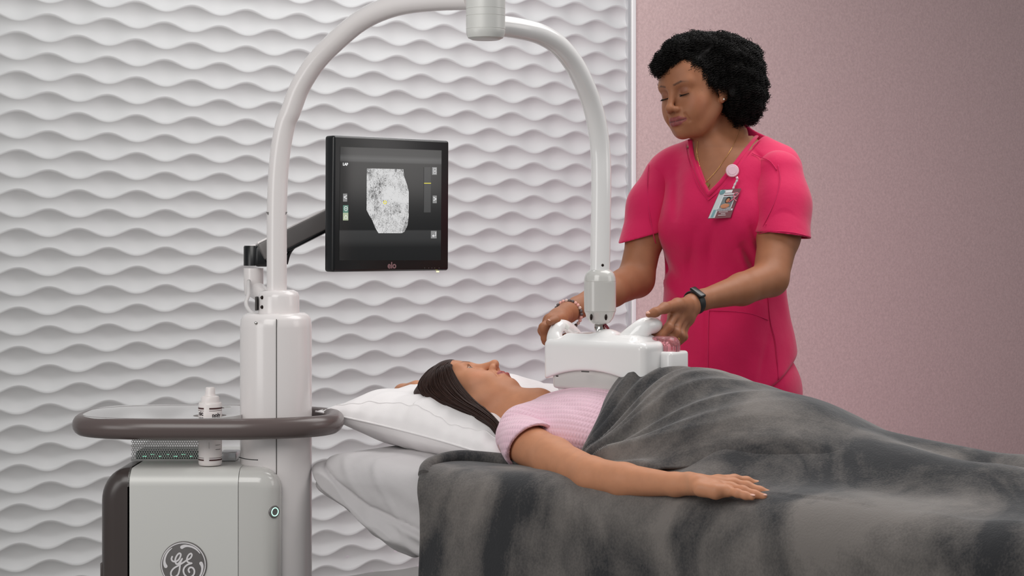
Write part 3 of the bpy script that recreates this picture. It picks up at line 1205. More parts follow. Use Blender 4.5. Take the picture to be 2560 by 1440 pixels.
for pz, vz in els[1:-1]:
    e_ = cr_.color_ramp.elements.new(pz)
    e_.color = (vz, vz, vz, 1)
k.l(mr.outputs['Result'], cr_.inputs['Fac'])
k.l(cr_.outputs['Color'], k.b.inputs['Emission Color'])
k.b.inputs['Emission Strength'].default_value = 1.0
scr = mpoly([(850, 367), (1103, 376), (1102, 651), (848, 651)], 0.0006, 'display', k.m, mon)
k = NT('scan_image')
k.b.inputs['Base Color'].default_value = srgb(8, 8, 9)
tcn = k.n('ShaderNodeTexCoord')
mpn = k.n('ShaderNodeMapping')
mpn.inputs['Scale'].default_value = (330, 330, 190)
k.l(tcn.outputs['Object'], mpn.inputs['Vector'])
nz = k.n('ShaderNodeTexNoise'); nz.inputs['Scale'].default_value = 1.0; nz.inputs['Detail'].default_value = 6; nz.inputs['Roughness'].default_value = 0.7
nz.inputs['Distortion'].default_value = 1.6
k.l(mpn.outputs['Vector'], nz.inputs['Vector'])
n3 = k.n('ShaderNodeTexNoise'); n3.inputs['Scale'].default_value = 28
k.l(tcn.outputs['Object'], n3.inputs['Vector'])
ml = k.n('ShaderNodeMath', operation='MULTIPLY_ADD'); ml.inputs[1].default_value = 0.55; k.l(n3.outputs['Fac'], ml.inputs[0]); k.l(nz.outputs['Fac'], ml.inputs[2])
rp_ = k.n('ShaderNodeValToRGB')
rp_.color_ramp.elements[0].position = 0.60; rp_.color_ramp.elements[0].color = (0.02, 0.02, 0.02, 1)
rp_.color_ramp.elements[1].position = 0.80; rp_.color_ramp.elements[1].color = (0.85, 0.85, 0.85, 1)
k.l(ml.outputs[0], rp_.inputs['Fac'])
k.l(rp_.outputs['Color'], k.b.inputs['Emission Color'])
k.b.inputs['Emission Strength'].default_value = 0.8
mpoly([(916, 421), (960, 422), (1007, 423), (1009, 440), (1016, 460), (1021, 480), (1021, 540), (1018, 565), (1010, 580), (1004, 583), (946, 583), (938, 570), (930, 550), (922, 537), (916, 525)], 0.0012, 'scan_image', k.m, scr)
G_ = lambda v: (v, v, v, 1)
M['uigrey'] = emat('ui_grey', G_(0.05), 1.0)
M['uibtn'] = emat('ui_button', G_(0.24), 1.0)
M['uiwhite'] = emat('ui_white', G_(0.8), 1.0)
M['uiyellow'] = emat('ui_yellow', (0.8, 0.72, 0.05, 1), 1.0)
M['uigreen'] = emat('ui_green', (0.10, 0.22, 0.17, 1), 1.0)
M['uipale'] = emat('ui_pale', (0.42, 0.48, 0.33, 1), 1.0)
mrect(1059, 418, 1076, 531, 0.0012, 'depth_scale', M['uigrey'], scr)
mrect(1059, 457.2, 1076, 459, 0.0018, 'depth_marker', M['uiyellow'], scr)
for x0, y0, x1, y1, ch, nm in ((1079, 418, 1091, 437, 'a', 'save_icon'), (1081, 489, 1091, 508, '>', 'next_icon'), (1077, 577, 1091, 596, '', 'return_icon'), (857, 484, 867, 504, '<', 'previous_icon')):
    ic = mrect(x0, y0, x1, y1, 0.0012, nm, M['uibtn'], scr)
    cxp, cyp = (x0 + x1) / 2, (y0 + y1) / 2
    if ch in '<>' and ch:
        text_mesh('icon_mark', ch, 0.018, mp(*mpx(cxp, cyp), 0.0020), RM, M['uiwhite'], scr)
    elif nm == 'return_icon':
        b = MB()
        q = [mp(*mpx(x, y), 0.0022) for x, y in ((1088, 580), (1088, 589.5), (1080, 589.5))]
        b.tube(q, 0.0007, 6)
        b.add([mp(*mpx(x, y), 0.0022) for x, y in ((1079, 589.5), (1083, 586), (1083, 593))], [(0, 1, 2)])
        b.build('icon_mark', M['uiwhite'], scr)
    else:
        b = MB()
        for (x0_, y0_, x1_, y1_) in ((1082, 421, 1088.5, 426.5), (1082, 429, 1088.5, 434)):
            q = [mp(*mpx(x, y), 0.0020) for x, y in ((x0_, y0_), (x1_, y0_), (x1_, y1_), (x0_, y1_))]
            b.tube(q, 0.0005, 6, closed=True)
        b.build('icon_mark', M['uiwhite'], scr)
mrect(857, 513, 870, 532, 0.0012, 'target_icon', M['uigreen'], scr)
mrect(857, 532, 870, 551, 0.0012, 'probe_icon', M['uipale'], scr)
def mring(cxp, cyp, rx, ry, rad, name, m, n=20):
    MB().tube([mp(*mpx(cxp + rx * math.cos(t), cyp + ry * math.sin(t)), 0.0020) for t in np.linspace(0, 2 * math.pi, n + 1)[:-1]], rad, 6, closed=True).build(name, m, scr)
mring(863.5, 521.5, 4.2, 5.5, 0.0006, 'icon_mark', M['uiwhite'])
mring(863.5, 521.5, 0.8, 1.0, 0.0006, 'icon_mark', M['uiwhite'])
MB().tube([mp(*mpx(x, y), 0.002) for x, y in ((859.5, 546), (867.5, 546), (866, 541), (863.5, 538), (861, 541))], 0.0006, 6, closed=True).build('icon_mark', M['uiwhite'], scr)
mring(961, 506, 3.4, 3.6, 0.0009, 'scan_marker', M['uiyellow'])
text_mesh('screen_text', 'LAP', 0.0085, mp(*mpx(862, 411), 0.0016), RM, M['uiwhite'], scr, bold=0.0003)
text_mesh('maker_mark', 'elo', 0.020, mp(*mpx(980, 664), 0.0004), RM, mat('maker_grey', srgb(140, 105, 108), 0.4), mon, bold=0.0005)
for px in (1062, 1072, 1080, 1087, 1098):
    MB().sphere(mp(*mpx(px, 670), 0.0002), (0.0010, 0.0006, 0.0006), 8).build('indicator_dot', M['badgegrey'], mon)
MB().box(mp(*mpx(1097, 679), -0.003), (0.0025, 0.0012, 0.002), RM).build('power_led', M['yellowled'], mon, smooth=False)

# ------------------------------------------------------------------ bottle in the tray hole
BT = np.array([P(525.5, 1046, 3.94)[0], 3.94, 0])
bz = lambda py: CZ - (py - 570) / FPX * 3.92
bot = empty('bottle', (BT[0], BT[1], bz(1165)))
tag(bot, 'white plastic squeeze bottle with nozzle cap standing in the tray hole', 'bottle')
br_ = 29.3 / FPX * 3.92
M['bottle'] = mat('white_bottle_plastic', srgb(236, 228, 226), 0.35, sss=0.05)
M['maroon'] = mat('maroon_print', srgb(70, 36, 36), 0.5)
pf = [(0, bz(1165)), (br_ * 0.9, bz(1165)), (br_ * 0.985, bz(1162)), (br_, bz(1157)), (br_, bz(1014)), (br_ * 0.97, bz(1010)), (br_ * 0.93, bz(1008)), (0, bz(1008))]
bb = MB().lathe(pf, (BT[0], BT[1], 0), n=40).build('bottle_body', M['bottle'], bot, auto=40)
pf = [(br_ * 0.80, bz(1010)), (br_ * 0.80, bz(1009)), (br_ * 0.77, bz(996)), (br_ * 0.72, bz(993)), (br_ * 0.50, bz(991)), (br_ * 0.42, bz(986)), (br_ * 0.385, bz(972)), (br_ * 0.34, bz(970)), (0, bz(970))]
MB().lathe(pf, (BT[0], BT[1], 0), n=36).build('nozzle_cap', M['bottle'], bot, auto=35)


def band(p0, p1, a0, a1, m, name='printed_band'):
    q = MB()
    r_ = br_ + 0.0003
    n = 16
    V = []
    for i in range(n + 1):
        a = a0 + (a1 - a0) * i / n
        for pz in (p0, p1):
            V.append((BT[0] + r_ * math.sin(a), BT[1] - r_ * math.cos(a), bz(pz)))
    q.add(V, [(2 * i, 2 * i + 2, 2 * i + 3, 2 * i + 1) for i in range(n)])
    return q.build(name, m, bb)


for p0, p1 in ((1019.5, 1023.5), (1026.5, 1027.5), (1144.5, 1145.5), (1148.5, 1152)):
    band(p0, p1, -1.6, -0.40, M['maroon'])
    band(p0, p1, 0.08, 1.6, M['maroon'])
M['inkdark'] = mat('dark_ink', srgb(48, 36, 40), 0.5)
RB0 = np.array([[1, 0, 0], [0, 0, 1], [0, -1, 0]], float).T


def wraptext(s, size, a, py, m=None, bold=0.0002):
    r_ = br_ + 0.0004
    o = text_mesh('label_text', s, size, (0, 0, 0), np.eye(3), m or M['inkdark'], bb, depth=0.00005, bold=bold)
    me = o.data
    for v in me.vertices:
        aa = a + v.co.x / r_
        v.co = (BT[0] + (r_ + v.co.z) * math.sin(aa), BT[1] - (r_ + v.co.z) * math.cos(aa), bz(py) + v.co.y)
    return o


wraptext('nic', 0.013, -0.75, 1034, bold=0.0004)
wraptext('poly', 0.012, 0.72, 1038, bold=0.0003)
wraptext('_______', 0.004, 0.9, 1111)
wraptext('~~~~~~', 0.004, 0.9, 1124)
band(1105, 1121, 0.06, 0.075, M['inkdark'], 'label_line')
# ------------------------------------------------------------------ examination bed, sheet, pillow, blankets
bed = empty('examination_bed', BD(0.8, 0.0, 0.0))
tag(bed, 'examination bed carrying the patient, mostly hidden under sheet and blanket', 'bed')
RBED = np.stack([BU, BN, np.array([0, 0, 1.0])], 1)     # local (t, s, z)
M['sheet'] = fabric_mat('white_cotton_sheet', srgb(196, 192, 193), 700, 0.75, 0.15, (9, 0.35, 0.02))
M['pillow'] = fabric_mat('white_pillow_cotton', srgb(240, 236, 236), 900, 0.75, 0.15, (10, 0.3, 0.012))


def to_bed(V):
    V = np.asarray(V)
    return np.stack([-0.11 + 0.8 * V[:, 0] - 0.6 * V[:, 1], 4.2 - 0.6 * V[:, 0] - 0.8 * V[:, 1], V[:, 2]], 1)


MB().box(BD(1.02, 0.0, 0.60), (0.83, 0.33, 0.065), RBED, 0.03, 3).build('mattress', M['sheet'], bed, auto=40)
MB().box(BD(0.95, 0.0, 0.50), (0.80, 0.30, 0.02), RBED, 0.008, 2).build('bed_frame', M['dark'], bed, auto=40)
for t_, s_ in ((0.35, 0.24), (0.35, -0.24), (1.6, 0.24), (1.6, -0.24)):
    MB().box(BD(t_, s_, 0.245), (0.025, 0.025, 0.245), RBED, 0.005, 2).build('leg', M['alu'], bed, auto=40)


def sheet():
    def fold(X, Y, Z):
        # X=t, Y=s, Z=z. loose cloth bunched under the crease line
        zl = np.interp(X, [-0.13, -0.053, 0.03, 0.18, 0.5], [0.698, 0.655, 0.608, 0.566, 0.54]) + 0.0 * Y
        below = 1 / (1 + np.exp(np.clip((Z - zl) / 0.004, -40, 40)))
        side = np.clip((Y - 0.2) / 0.12, 0, 1)
        bul = below * (0.013 * np.exp(-((Z - zl + 0.03) / 0.04) ** 2) + 0.004 * np.sin(150 * (Z - zl) + 14 * X))
        groove = -0.009 * np.exp(-((Z - zl) / 0.006) ** 2)
        wr = 0.0030 * np.sin(34 * X + 60 * Z + 3 * np.sin(21 * X)) * np.sin(40 * Z - 15 * X) + 0.0022 * np.sin(95 * X * 0.5 + 80 * Z + 2 * np.sin(30 * Z))
        wr2 = 0.0035 * np.exp(-((X + 0.9 * (Z - 0.62) - 0.02) / 0.012) ** 2) + 0.003 * np.exp(-((X + 0.7 * (Z - 0.60) - 0.10) / 0.010) ** 2)
        lift = 0.016 * (1 - sstep(-0.04, 0.16, X)) * np.clip((Z - 0.60) / 0.06, 0, 1)
        return -(bul + groove + wr2) * side - wr * (0.35 + 0.65 * below) - lift
    big = (np.array([-0.3, -0.5, 0.4]), np.array([2.2, 0.5, 0.8]), fold)
    ops = [('+', RB((0.87, 0.0, 0.603), (1.0, 0.355, 0.090), None, 0.045), 0.0),
           ('-', Poly3([((0.7175, 0.0, 1.0), 0.455)], (-0.4, -0.6, 0.3), (0.3, 0.6, 0.75)), 0.05),
           ('*', big, 0)]
    V, F = surface(ops, (-0.22, -0.42, 0.47), (0.42, 0.42, 0.73), 0.0042)
    V2, F2 = surface(ops, (0.41, -0.42, 0.47), (1.92, 0.42, 0.73), 0.012)
    o = mesh_np('bed_sheet', to_bed(np.concatenate([V, V2])), np.concatenate([F, F2 + len(V)]), M['sheet'])
    tag(o, 'rumpled off-white sheet wrapped around the head end of the bed', 'sheet')


sheet()


def pillow():
    c = dict(NL=np.array([-0.195, 0.285, 0.792]), NR=np.array([0.262, 0.185, 0.704]), FL=np.array([-0.24, -0.42, 0.79]), FR=np.array([0.24, -0.42, 0.735]))
    n, m_ = 110, 130
    V = []
    U = np.linspace(-1, 1, n)
    W = np.linspace(-1, 1, m_)
    uu, ww = np.meshgrid(U, W, indexing='ij')
    a = (uu + 1) / 2
    b_ = (ww + 1) / 2
    # pull the edges in between the corners
    a2 = a + (0.5 - a) * 0.10 * (1 - ww ** 2)
    b2 = b_ + (0.5 - b_) * 0.10 * (1 - uu ** 2)
    base = ((1 - a2) * b2)[..., None] * c['NL'] + (a2 * b2)[..., None] * c['NR'] + ((1 - a2) * (1 - b2))[..., None] * c['FL'] + (a2 * (1 - b2))[..., None] * c['FR']
    th = (1 - np.abs(uu) ** 2.6) ** 0.62 * (1 - np.abs(ww) ** 3.4) ** 0.55
    nz = 0.004 * np.sin(9 * uu + 4 * ww + 2 * np.sin(5 * ww)) + 0.003 * np.sin(14 * ww - 6 * uu) + 0.0022 * np.sin(25 * uu + 11 * ww)
    ed = np.exp(-((1 - np.abs(uu)) / 0.12) ** 2) + np.exp(-((1 - np.abs(ww)) / 0.12) ** 2)
    pk = 0.004 * np.sin(40 * (uu * (np.abs(ww) > np.abs(uu)) + ww * (np.abs(ww) <= np.abs(uu)))) * ed
    dent = 0.060 * np.exp(-(((uu - 0.15) / 0.40) ** 2 + ((ww - 0.38) / 0.24) ** 2))
    top = base.copy()
    top[..., 2] += th * 0.083 + 0.014 * th ** 0.4 * np.exp(-(((uu - 0.1) / 0.55) ** 2 + ((ww - 0.80) / 0.14) ** 2)) + (nz + pk) * th ** 0.5 - dent * th
    bot = base.copy()
    bot[..., 2] -= th * (0.074 - 0.012 * uu) + nz * 0.6 * th
    # the pillow rests on the mattress: flatten its underside there
    flat = np.where(bot[..., 0] > -0.12, 0.694, -1)
    bot[..., 2] = np.maximum(bot[..., 2], flat)
    top[..., 2] = np.maximum(top[..., 2], bot[..., 2] + 0.001)
    idx = np.arange(n * m_).reshape(n, m_)
    F1 = np.stack([idx[:-1, :-1], idx[1:, :-1], idx[1:, 1:], idx[:-1, 1:]], -1).reshape(-1, 4)
    F2 = F1[:, ::-1] + n * m_
    V = np.concatenate([top.reshape(-1, 3), bot.reshape(-1, 3)])
    p = mesh_np('pillow', to_bed(V), np.concatenate([F1[:, ::-1], F2[:, ::-1]]), M['pillow'])
    import bmesh
    bm = bmesh.new(); bm.from_mesh(p.data)
    bmesh.ops.remove_doubles(bm, verts=bm.verts, dist=2e-5)
    bmesh.ops.recalc_face_normals(bm, faces=bm.faces)
    bm.to_mesh(p.data); bm.free()
    tag(p, 'plump white pillow at the head end of the bed under the dark-haired patient', 'pillow')
    WLOC['pillow'] = (0, 0, 0)
    e = [top[i, -1] for i in range(n)]
    ep = to_bed(np.array([(top[i, -1] + bot[i, -1]) / 2 for i in range(n)]))
    MB().tube(ep, 0.0022, 8).build('piping', M['pillow'], p)
    # stitched hem line running parallel to the near edge
    q = []
    for i in range(6, n - 6):
        u = U[i]
        fj = (0.90 + 0.02 * math.sin(5 * u) + 1) / 2 * (m_ - 1)
        j = int(fj)
        q.append(top[i, j] * (1 - fj + j) + top[i, j + 1] * (fj - j))
    MB().tube(to_bed(np.array(q)), 0.0014, 6).build('hem_seam', M['pillow'], p)
    i = int(n * 0.42)
    q = [top[i, j] for j in range(int(m_ * 0.35), int(m_ * 0.94), 2)]
    MB().tube(to_bed(np.array(q)), 0.0013, 6).build('hem_seam', M['pillow'], p)


pillow()

# fleece
k = NT('grey_fleece')
tc = k.n('ShaderNodeTexCoord')
mpn = k.n('ShaderNodeMapping'); mpn.inputs['Scale'].default_value = (1.0, 1.0, 0.75)
k.l(tc.outputs['Object'], mpn.inputs['Vector'])
n1 = k.n('ShaderNodeTexNoise'); n1.inputs['Scale'].default_value = 4.0; n1.inputs['Detail'].default_value = 5; n1.inputs['Distortion'].default_value = 1.2
n2 = k.n('ShaderNodeTexNoise'); n2.inputs['Scale'].default_value = 260; n2.inputs['Detail'].default_value = 4
n3 = k.n('ShaderNodeTexNoise'); n3.inputs['Scale'].default_value = 26; n3.inputs['Detail'].default_value = 5
for n_ in (n1, n2, n3):
    k.l(mpn.outputs['Vector'], n_.inputs['Vector'])
m1 = k.n('ShaderNodeMath', operation='MULTIPLY_ADD'); m1.inputs[1].default_value = 0.18
k.l(n3.outputs['Fac'], m1.inputs[0]); k.l(n1.outputs['Fac'], m1.inputs[2])
m2 = k.n('ShaderNodeMath', operation='MULTIPLY_ADD'); m2.inputs[1].default_value = 0.17
k.l(n2.outputs['Fac'], m2.inputs[0]); k.l(m1.outputs[0], m2.inputs[2])
mr = k.n('ShaderNodeMapRange'); mr.inputs['From Min'].default_value = 0.54; mr.inputs['From Max'].default_value = 0.82
k.l(m2.outputs[0], mr.inputs['Value'])
mx = k.n('ShaderNodeMix', data_type='RGBA')
mx.inputs['A'].default_value = srgb(55, 55, 57); mx.inputs['B'].default_value = srgb(122, 116, 112)
k.l(mr.outputs['Result'], mx.inputs['Factor'])
k.l(mx.outputs['Result'], k.b.inputs['Base Color'])
k.b.inputs['Roughness'].default_value = 0.95
k.b.inputs['Specular IOR Level'].default_value = 0.1
k.b.inputs['Sheen Weight'].default_value = 0.35
k.b.inputs['Sheen Roughness'].default_value = 0.45
bp = k.n('ShaderNodeBump'); bp.inputs['Strength'].default_value = 0.6; bp.inputs['Distance'].default_value = 0.0015
k.l(n2.outputs['Fac'], bp.inputs['Height'])
bp2 = k.n('ShaderNodeBump'); bp2.inputs['Strength'].default_value = 0.5; bp2.inputs['Distance'].default_value = 0.004
k.l(n3.outputs['Fac'], bp2.inputs['Height']); k.l(bp.outputs['Normal'], bp2.inputs['Normal'])
k.l(bp2.outputs['Normal'], k.b.inputs['Normal'])
M['fleece'] = k.m

BT_ = np.array([0.3, 0.40, 0.50, 0.567, 0.64, 0.72, 0.858, 1.03, 1.14, 1.32, 1.55, 1.66, 1.74, 1.82, 1.95])
BH_ = np.array([0.14, 0.155, 0.178, 0.185, 0.178, 0.158, 0.138, 0.098, 0.078, 0.062, 0.062, 0.10, 0.15, 0.06, 0.0])
BW_ = np.array([0.19, 0.19, 0.185, 0.19, 0.205, 0.215, 0.215, 0.20, 0.19, 0.18, 0.16, 0.15, 0.14, 0.13, 0.12])


def body_h(t, s):
    h = np.interp(t, BT_, BH_)
    w = np.interp(t, BT_, BW_)
    f = np.exp(-np.abs(s / (0.92 * w)) ** 2.7)
    dip = 0.016 * np.exp(-(s / 0.045) ** 2) * sstep(0.85, 1.1, t)
    return h * f - dip


def smooth_interp_z(t, s):
    o = 0
    for d, wgt in ((-0.05, 0.2), (-0.025, 0.2), (0, 0.2), (0.025, 0.2), (0.05, 0.2)):
        o = o + wgt * body_h(t + d, s)
    return o


def folds(t, s):
    dt, dsn = t - 0.47, -(s - 0.26)
    ang = np.arctan2(dsn, dt)
    r = np.sqrt(dt ** 2 + dsn ** 2)
    a1 = 1 - np.sqrt(np.sin(6.3 * ang + 0.5 * np.sin(6 * r + 1) + 0.4) ** 2 + 0.005)
    a2 = 1 - np.sqrt(np.sin(14.0 * ang + 1.1 + 0.9 * np.sin(8 * r)) ** 2 + 0.012)
    a1 = np.clip(a1, 0, 1)
    a2 = np.clip(a2, 0, 1)
    env = sstep(0.005, 0.09, r) * (1 - sstep(0.20, 0.55, r)) * sstep(-0.5, -0.1, ang) * sstep(0.46, 0.52, t)
    return env * (0.023 * a1 ** 1.2 + 0.014 * a2 - 0.011)


def long_folds(t, s):
    # soft drags running down the legs
    return 0.006 * np.sin(26 * s - 5 * t + 1.5 * np.sin(4 * t)) * sstep(0.8, 1.2, t) * np.exp(-(s / 0.3) ** 2) + 0.004 * np.sin(41 * s + 8 * t) * sstep(0.7, 1.0, t) * np.exp(-(s / 0.3) ** 2)


def grid_mesh(name, Vg, m, th=0.006):
    n, q, _ = Vg.shape
    idx = np.arange(n * q).reshape(n, q)
    F1 = np.stack([idx[:-1, :-1], idx[1:, :-1], idx[1:, 1:], idx[:-1, 1:]], -1).reshape(-1, 4)
    V = Vg.reshape(-1, 3)
    # thickness along vertex normals
    du = np.gradient(Vg, axis=0)
    dv = np.gradient(Vg, axis=1)
    N_ = np.cross(du, dv)
    N_ /= np.linalg.norm(N_, axis=2)[..., None] + 1e-12
    Vb = (Vg - N_ * th).reshape(-1, 3)
    F2 = F1[:, ::-1] + n * q
    rims = []
    for e in (idx[0, :], idx[-1, ::-1], idx[::-1, 0], idx[:, -1]):
        rims.append(np.stack([e[:-1], e[1:], e[1:] + n * q, e[:-1] + n * q], -1))
    F = np.concatenate([F1, F2] + rims)
    return mesh_np(name, np.concatenate([V, Vb]), F, m)


def lower_blanket():
    T = np.concatenate([np.linspace(0.185, 1.1, 190), np.linspace(1.108, 2.05, 120)])
    # arc-length path across: far drop, top, rounded near edge, near drop
    L = np.linspace(-0.62, 1.04, 300)
    Vg = np.zeros((len(T), len(L), 3))
    for i, t in enumerate(T):
        E = 0.362 + 0.006 * math.sin(7 * t) + 0.02 * sstep(0.5, 1.2, t)          # near edge
        R = 0.05 + 0.03 * sstep(0.3, 1.0, t)
        top = E - R
        arc = R * math.pi / 2
        s = np.where(L < top, L, np.where(L < top + arc, top + R * np.sin((np.clip(L - top, 0, arc)) / R), E))
        z = np.where(L < top, 0.0, np.where(L < top + arc, -R + R * np.cos(np.clip(L - top, 0, arc) / R), -R - (L - top - arc)))
        d = np.clip(L - top - arc, 0, None)
        hang = d * (0.04 + 0.05 * np.sin(5.2 * t + 0.6)) + 0.012 * np.sin(17 * t + 2 * np.sin(6 * t)) * np.clip(d / 0.3, 0, 1) ** 0.8
        s = s + hang
        # far side
        farE, Rf = -0.36, 0.04
        m_ = L < farE + Rf
        df = (farE + Rf) - L
        s = np.where(m_, np.where(df < Rf * 1.57, farE + Rf - Rf * np.sin(np.clip(df / Rf, 0, 1.57)), farE), s)
        z = np.where(m_, np.where(df < Rf * 1.57, -Rf + Rf * np.cos(np.clip(df / Rf, 0, 1.57)), -Rf - (df - Rf * 1.57)), z)
        w = sstep(0.60, 0.80, t)
        nz = 0.003 * np.sin(13 * t + 9 * s) * np.sin(11 * s - 4 * t) + 0.002 * np.sin(31 * t + 3 * s + 2 * np.sin(9 * t))
        zz = BEDZ + 0.012 + z + w * smooth_interp_z(np.full_like(s, t), s) * (L > farE + Rf) * (L < top + arc) + nz + long_folds(t, s) * (L < top)
        # soft sag towards the near edge
        zz -= 0.010 * np.clip((s - 0.25) / 0.12, 0, 1) ** 2
        Vg[i, :, 0] = t
        Vg[i, :, 1] = s
        Vg[i, :, 2] = np.maximum(zz, 0.03)
    # keep the head-end edge softly wavy
    edge = np.exp(-(T - 0.185) / 0.05)
    Vg[:, :, 0] += edge[:, None] * (0.010 * np.sin(6 * L)[None, :] - 0.035 * np.exp(-((L - 0.30) / 0.09) ** 2)[None, :] + 0.045 * np.clip(L - 0.45, 0, 1)[None, :])
    o = grid_mesh('blanket', to_bed(Vg.reshape(-1, 3)).reshape(Vg.shape), M['fleece'], 0.007)
    tag(o, 'dark grey fleece blanket hanging over the near side of the bed under the bare arm', 'blanket')
    WLOC['blanket'] = (0, 0, 0)
    # rolled hem along the head-end edge and its stitching
    q = to_bed(Vg[0, 175:, :])
    q[:, 2] -= 0.002
    MB().tube(q, 0.0085, 12).build('rolled_hem', M['fleece'], o)
    roll = np.array([[0.172, 0.350, 0.688], [0.160, 0.325, 0.703], [0.160, 0.28, 0.712], [0.178, 0.238, 0.716], [0.225, 0.212, 0.714], [0.32, 0.205, 0.712], [0.45, 0.21, 0.71], [0.60, 0.22, 0.708]])
    MB().tube(to_bed(catmull(roll, 8)), 0.013, 14).build('rolled_hem', M['fleece'], o)
    M['stitch'] = mat('grey_thread', srgb(96, 93, 91), 0.9)
    q = to_bed(Vg[7, 190:, :])
    q += np.array(-0.0) 
    nrm = np.array([-0.6, -0.8, 0.0]) * 0.001
    MB().tube(q + nrm, 0.0009, 6).build('stitching', M['stitch'], o)
    return o


low_b = lower_blanket()


def upper_blanket():
    T = np.concatenate([np.linspace(0.0, 0.70, 420), np.linspace(0.705, 1.0, 50)])
    L = np.linspace(0, 1, 420)
    Vg = np.zeros((len(T), len(L), 3))
    for i, a in enumerate(T):
        te = 0.455
        t0 = te + a * 0.80
        sn = np.interp(t0, [0.45, 0.5, 0.56, 0.62, 0.70, 0.80, 0.95, 1.1, 1.3], [0.225, 0.25, 0.265, 0.262, 0.235, 0.200, 0.16, 0.14, 0.14])
        s = -0.42 + L * (sn + 0.42)
        t = t0 + 0.10 * (s - 0.05) * max(0, 1 - a * 2) * (s > 0.05)
        fade = 1 - sstep(0.86, 1.12, t0)
        hf = smooth_interp_z(t, s)
        z = BEDZ + 0.016 + hf + 0.014 * fade - 0.013 * (1 - fade) + folds(t, s) * 1.0 + long_folds(t, s)
        # side drop on the far side of the bed
        far = np.clip(-0.36 - s, 0, None)
        z = z - far * 5
        # head-end hem drops down to the gown
        z = z - 0.016 * np.exp(-(a / 0.010) ** 1.5) + 0.006 * np.exp(-((a - 0.03) / 0.02) ** 2)
        # near edge rolls under
        z = z - (0.020 * fade) * np.clip((L - 0.955) / 0.045, 0, 1) ** 2
        Vg[i, :, 0] = t
        Vg[i, :, 1] = s
        Vg[i, :, 2] = z
    o = grid_mesh('blanket', to_bed(Vg.reshape(-1, 3)).reshape(Vg.shape), M['fleece'], 0.006)
    tag(o, 'gathered grey fleece blanket with radiating folds draped over the patient from the waist down', 'blanket')
    WLOC[o.name] = (0, 0, 0)
    q = Vg[2, ::4, :].copy()
    for _ in range(8):
        q[1:-1] = (q[:-2] + q[1:-1] + q[2:]) / 3
    q = to_bed(q)
    MB().tube(q, 0.0065, 10).build('rolled_hem', M['fleece'], o)
    return o


up_b = upper_blanket()
# ------------------------------------------------------------------ people
M['skin'] = skin_mat('skin')
def lin(r, g, b):
    return np.array(srgb(r, g, b)[:3])


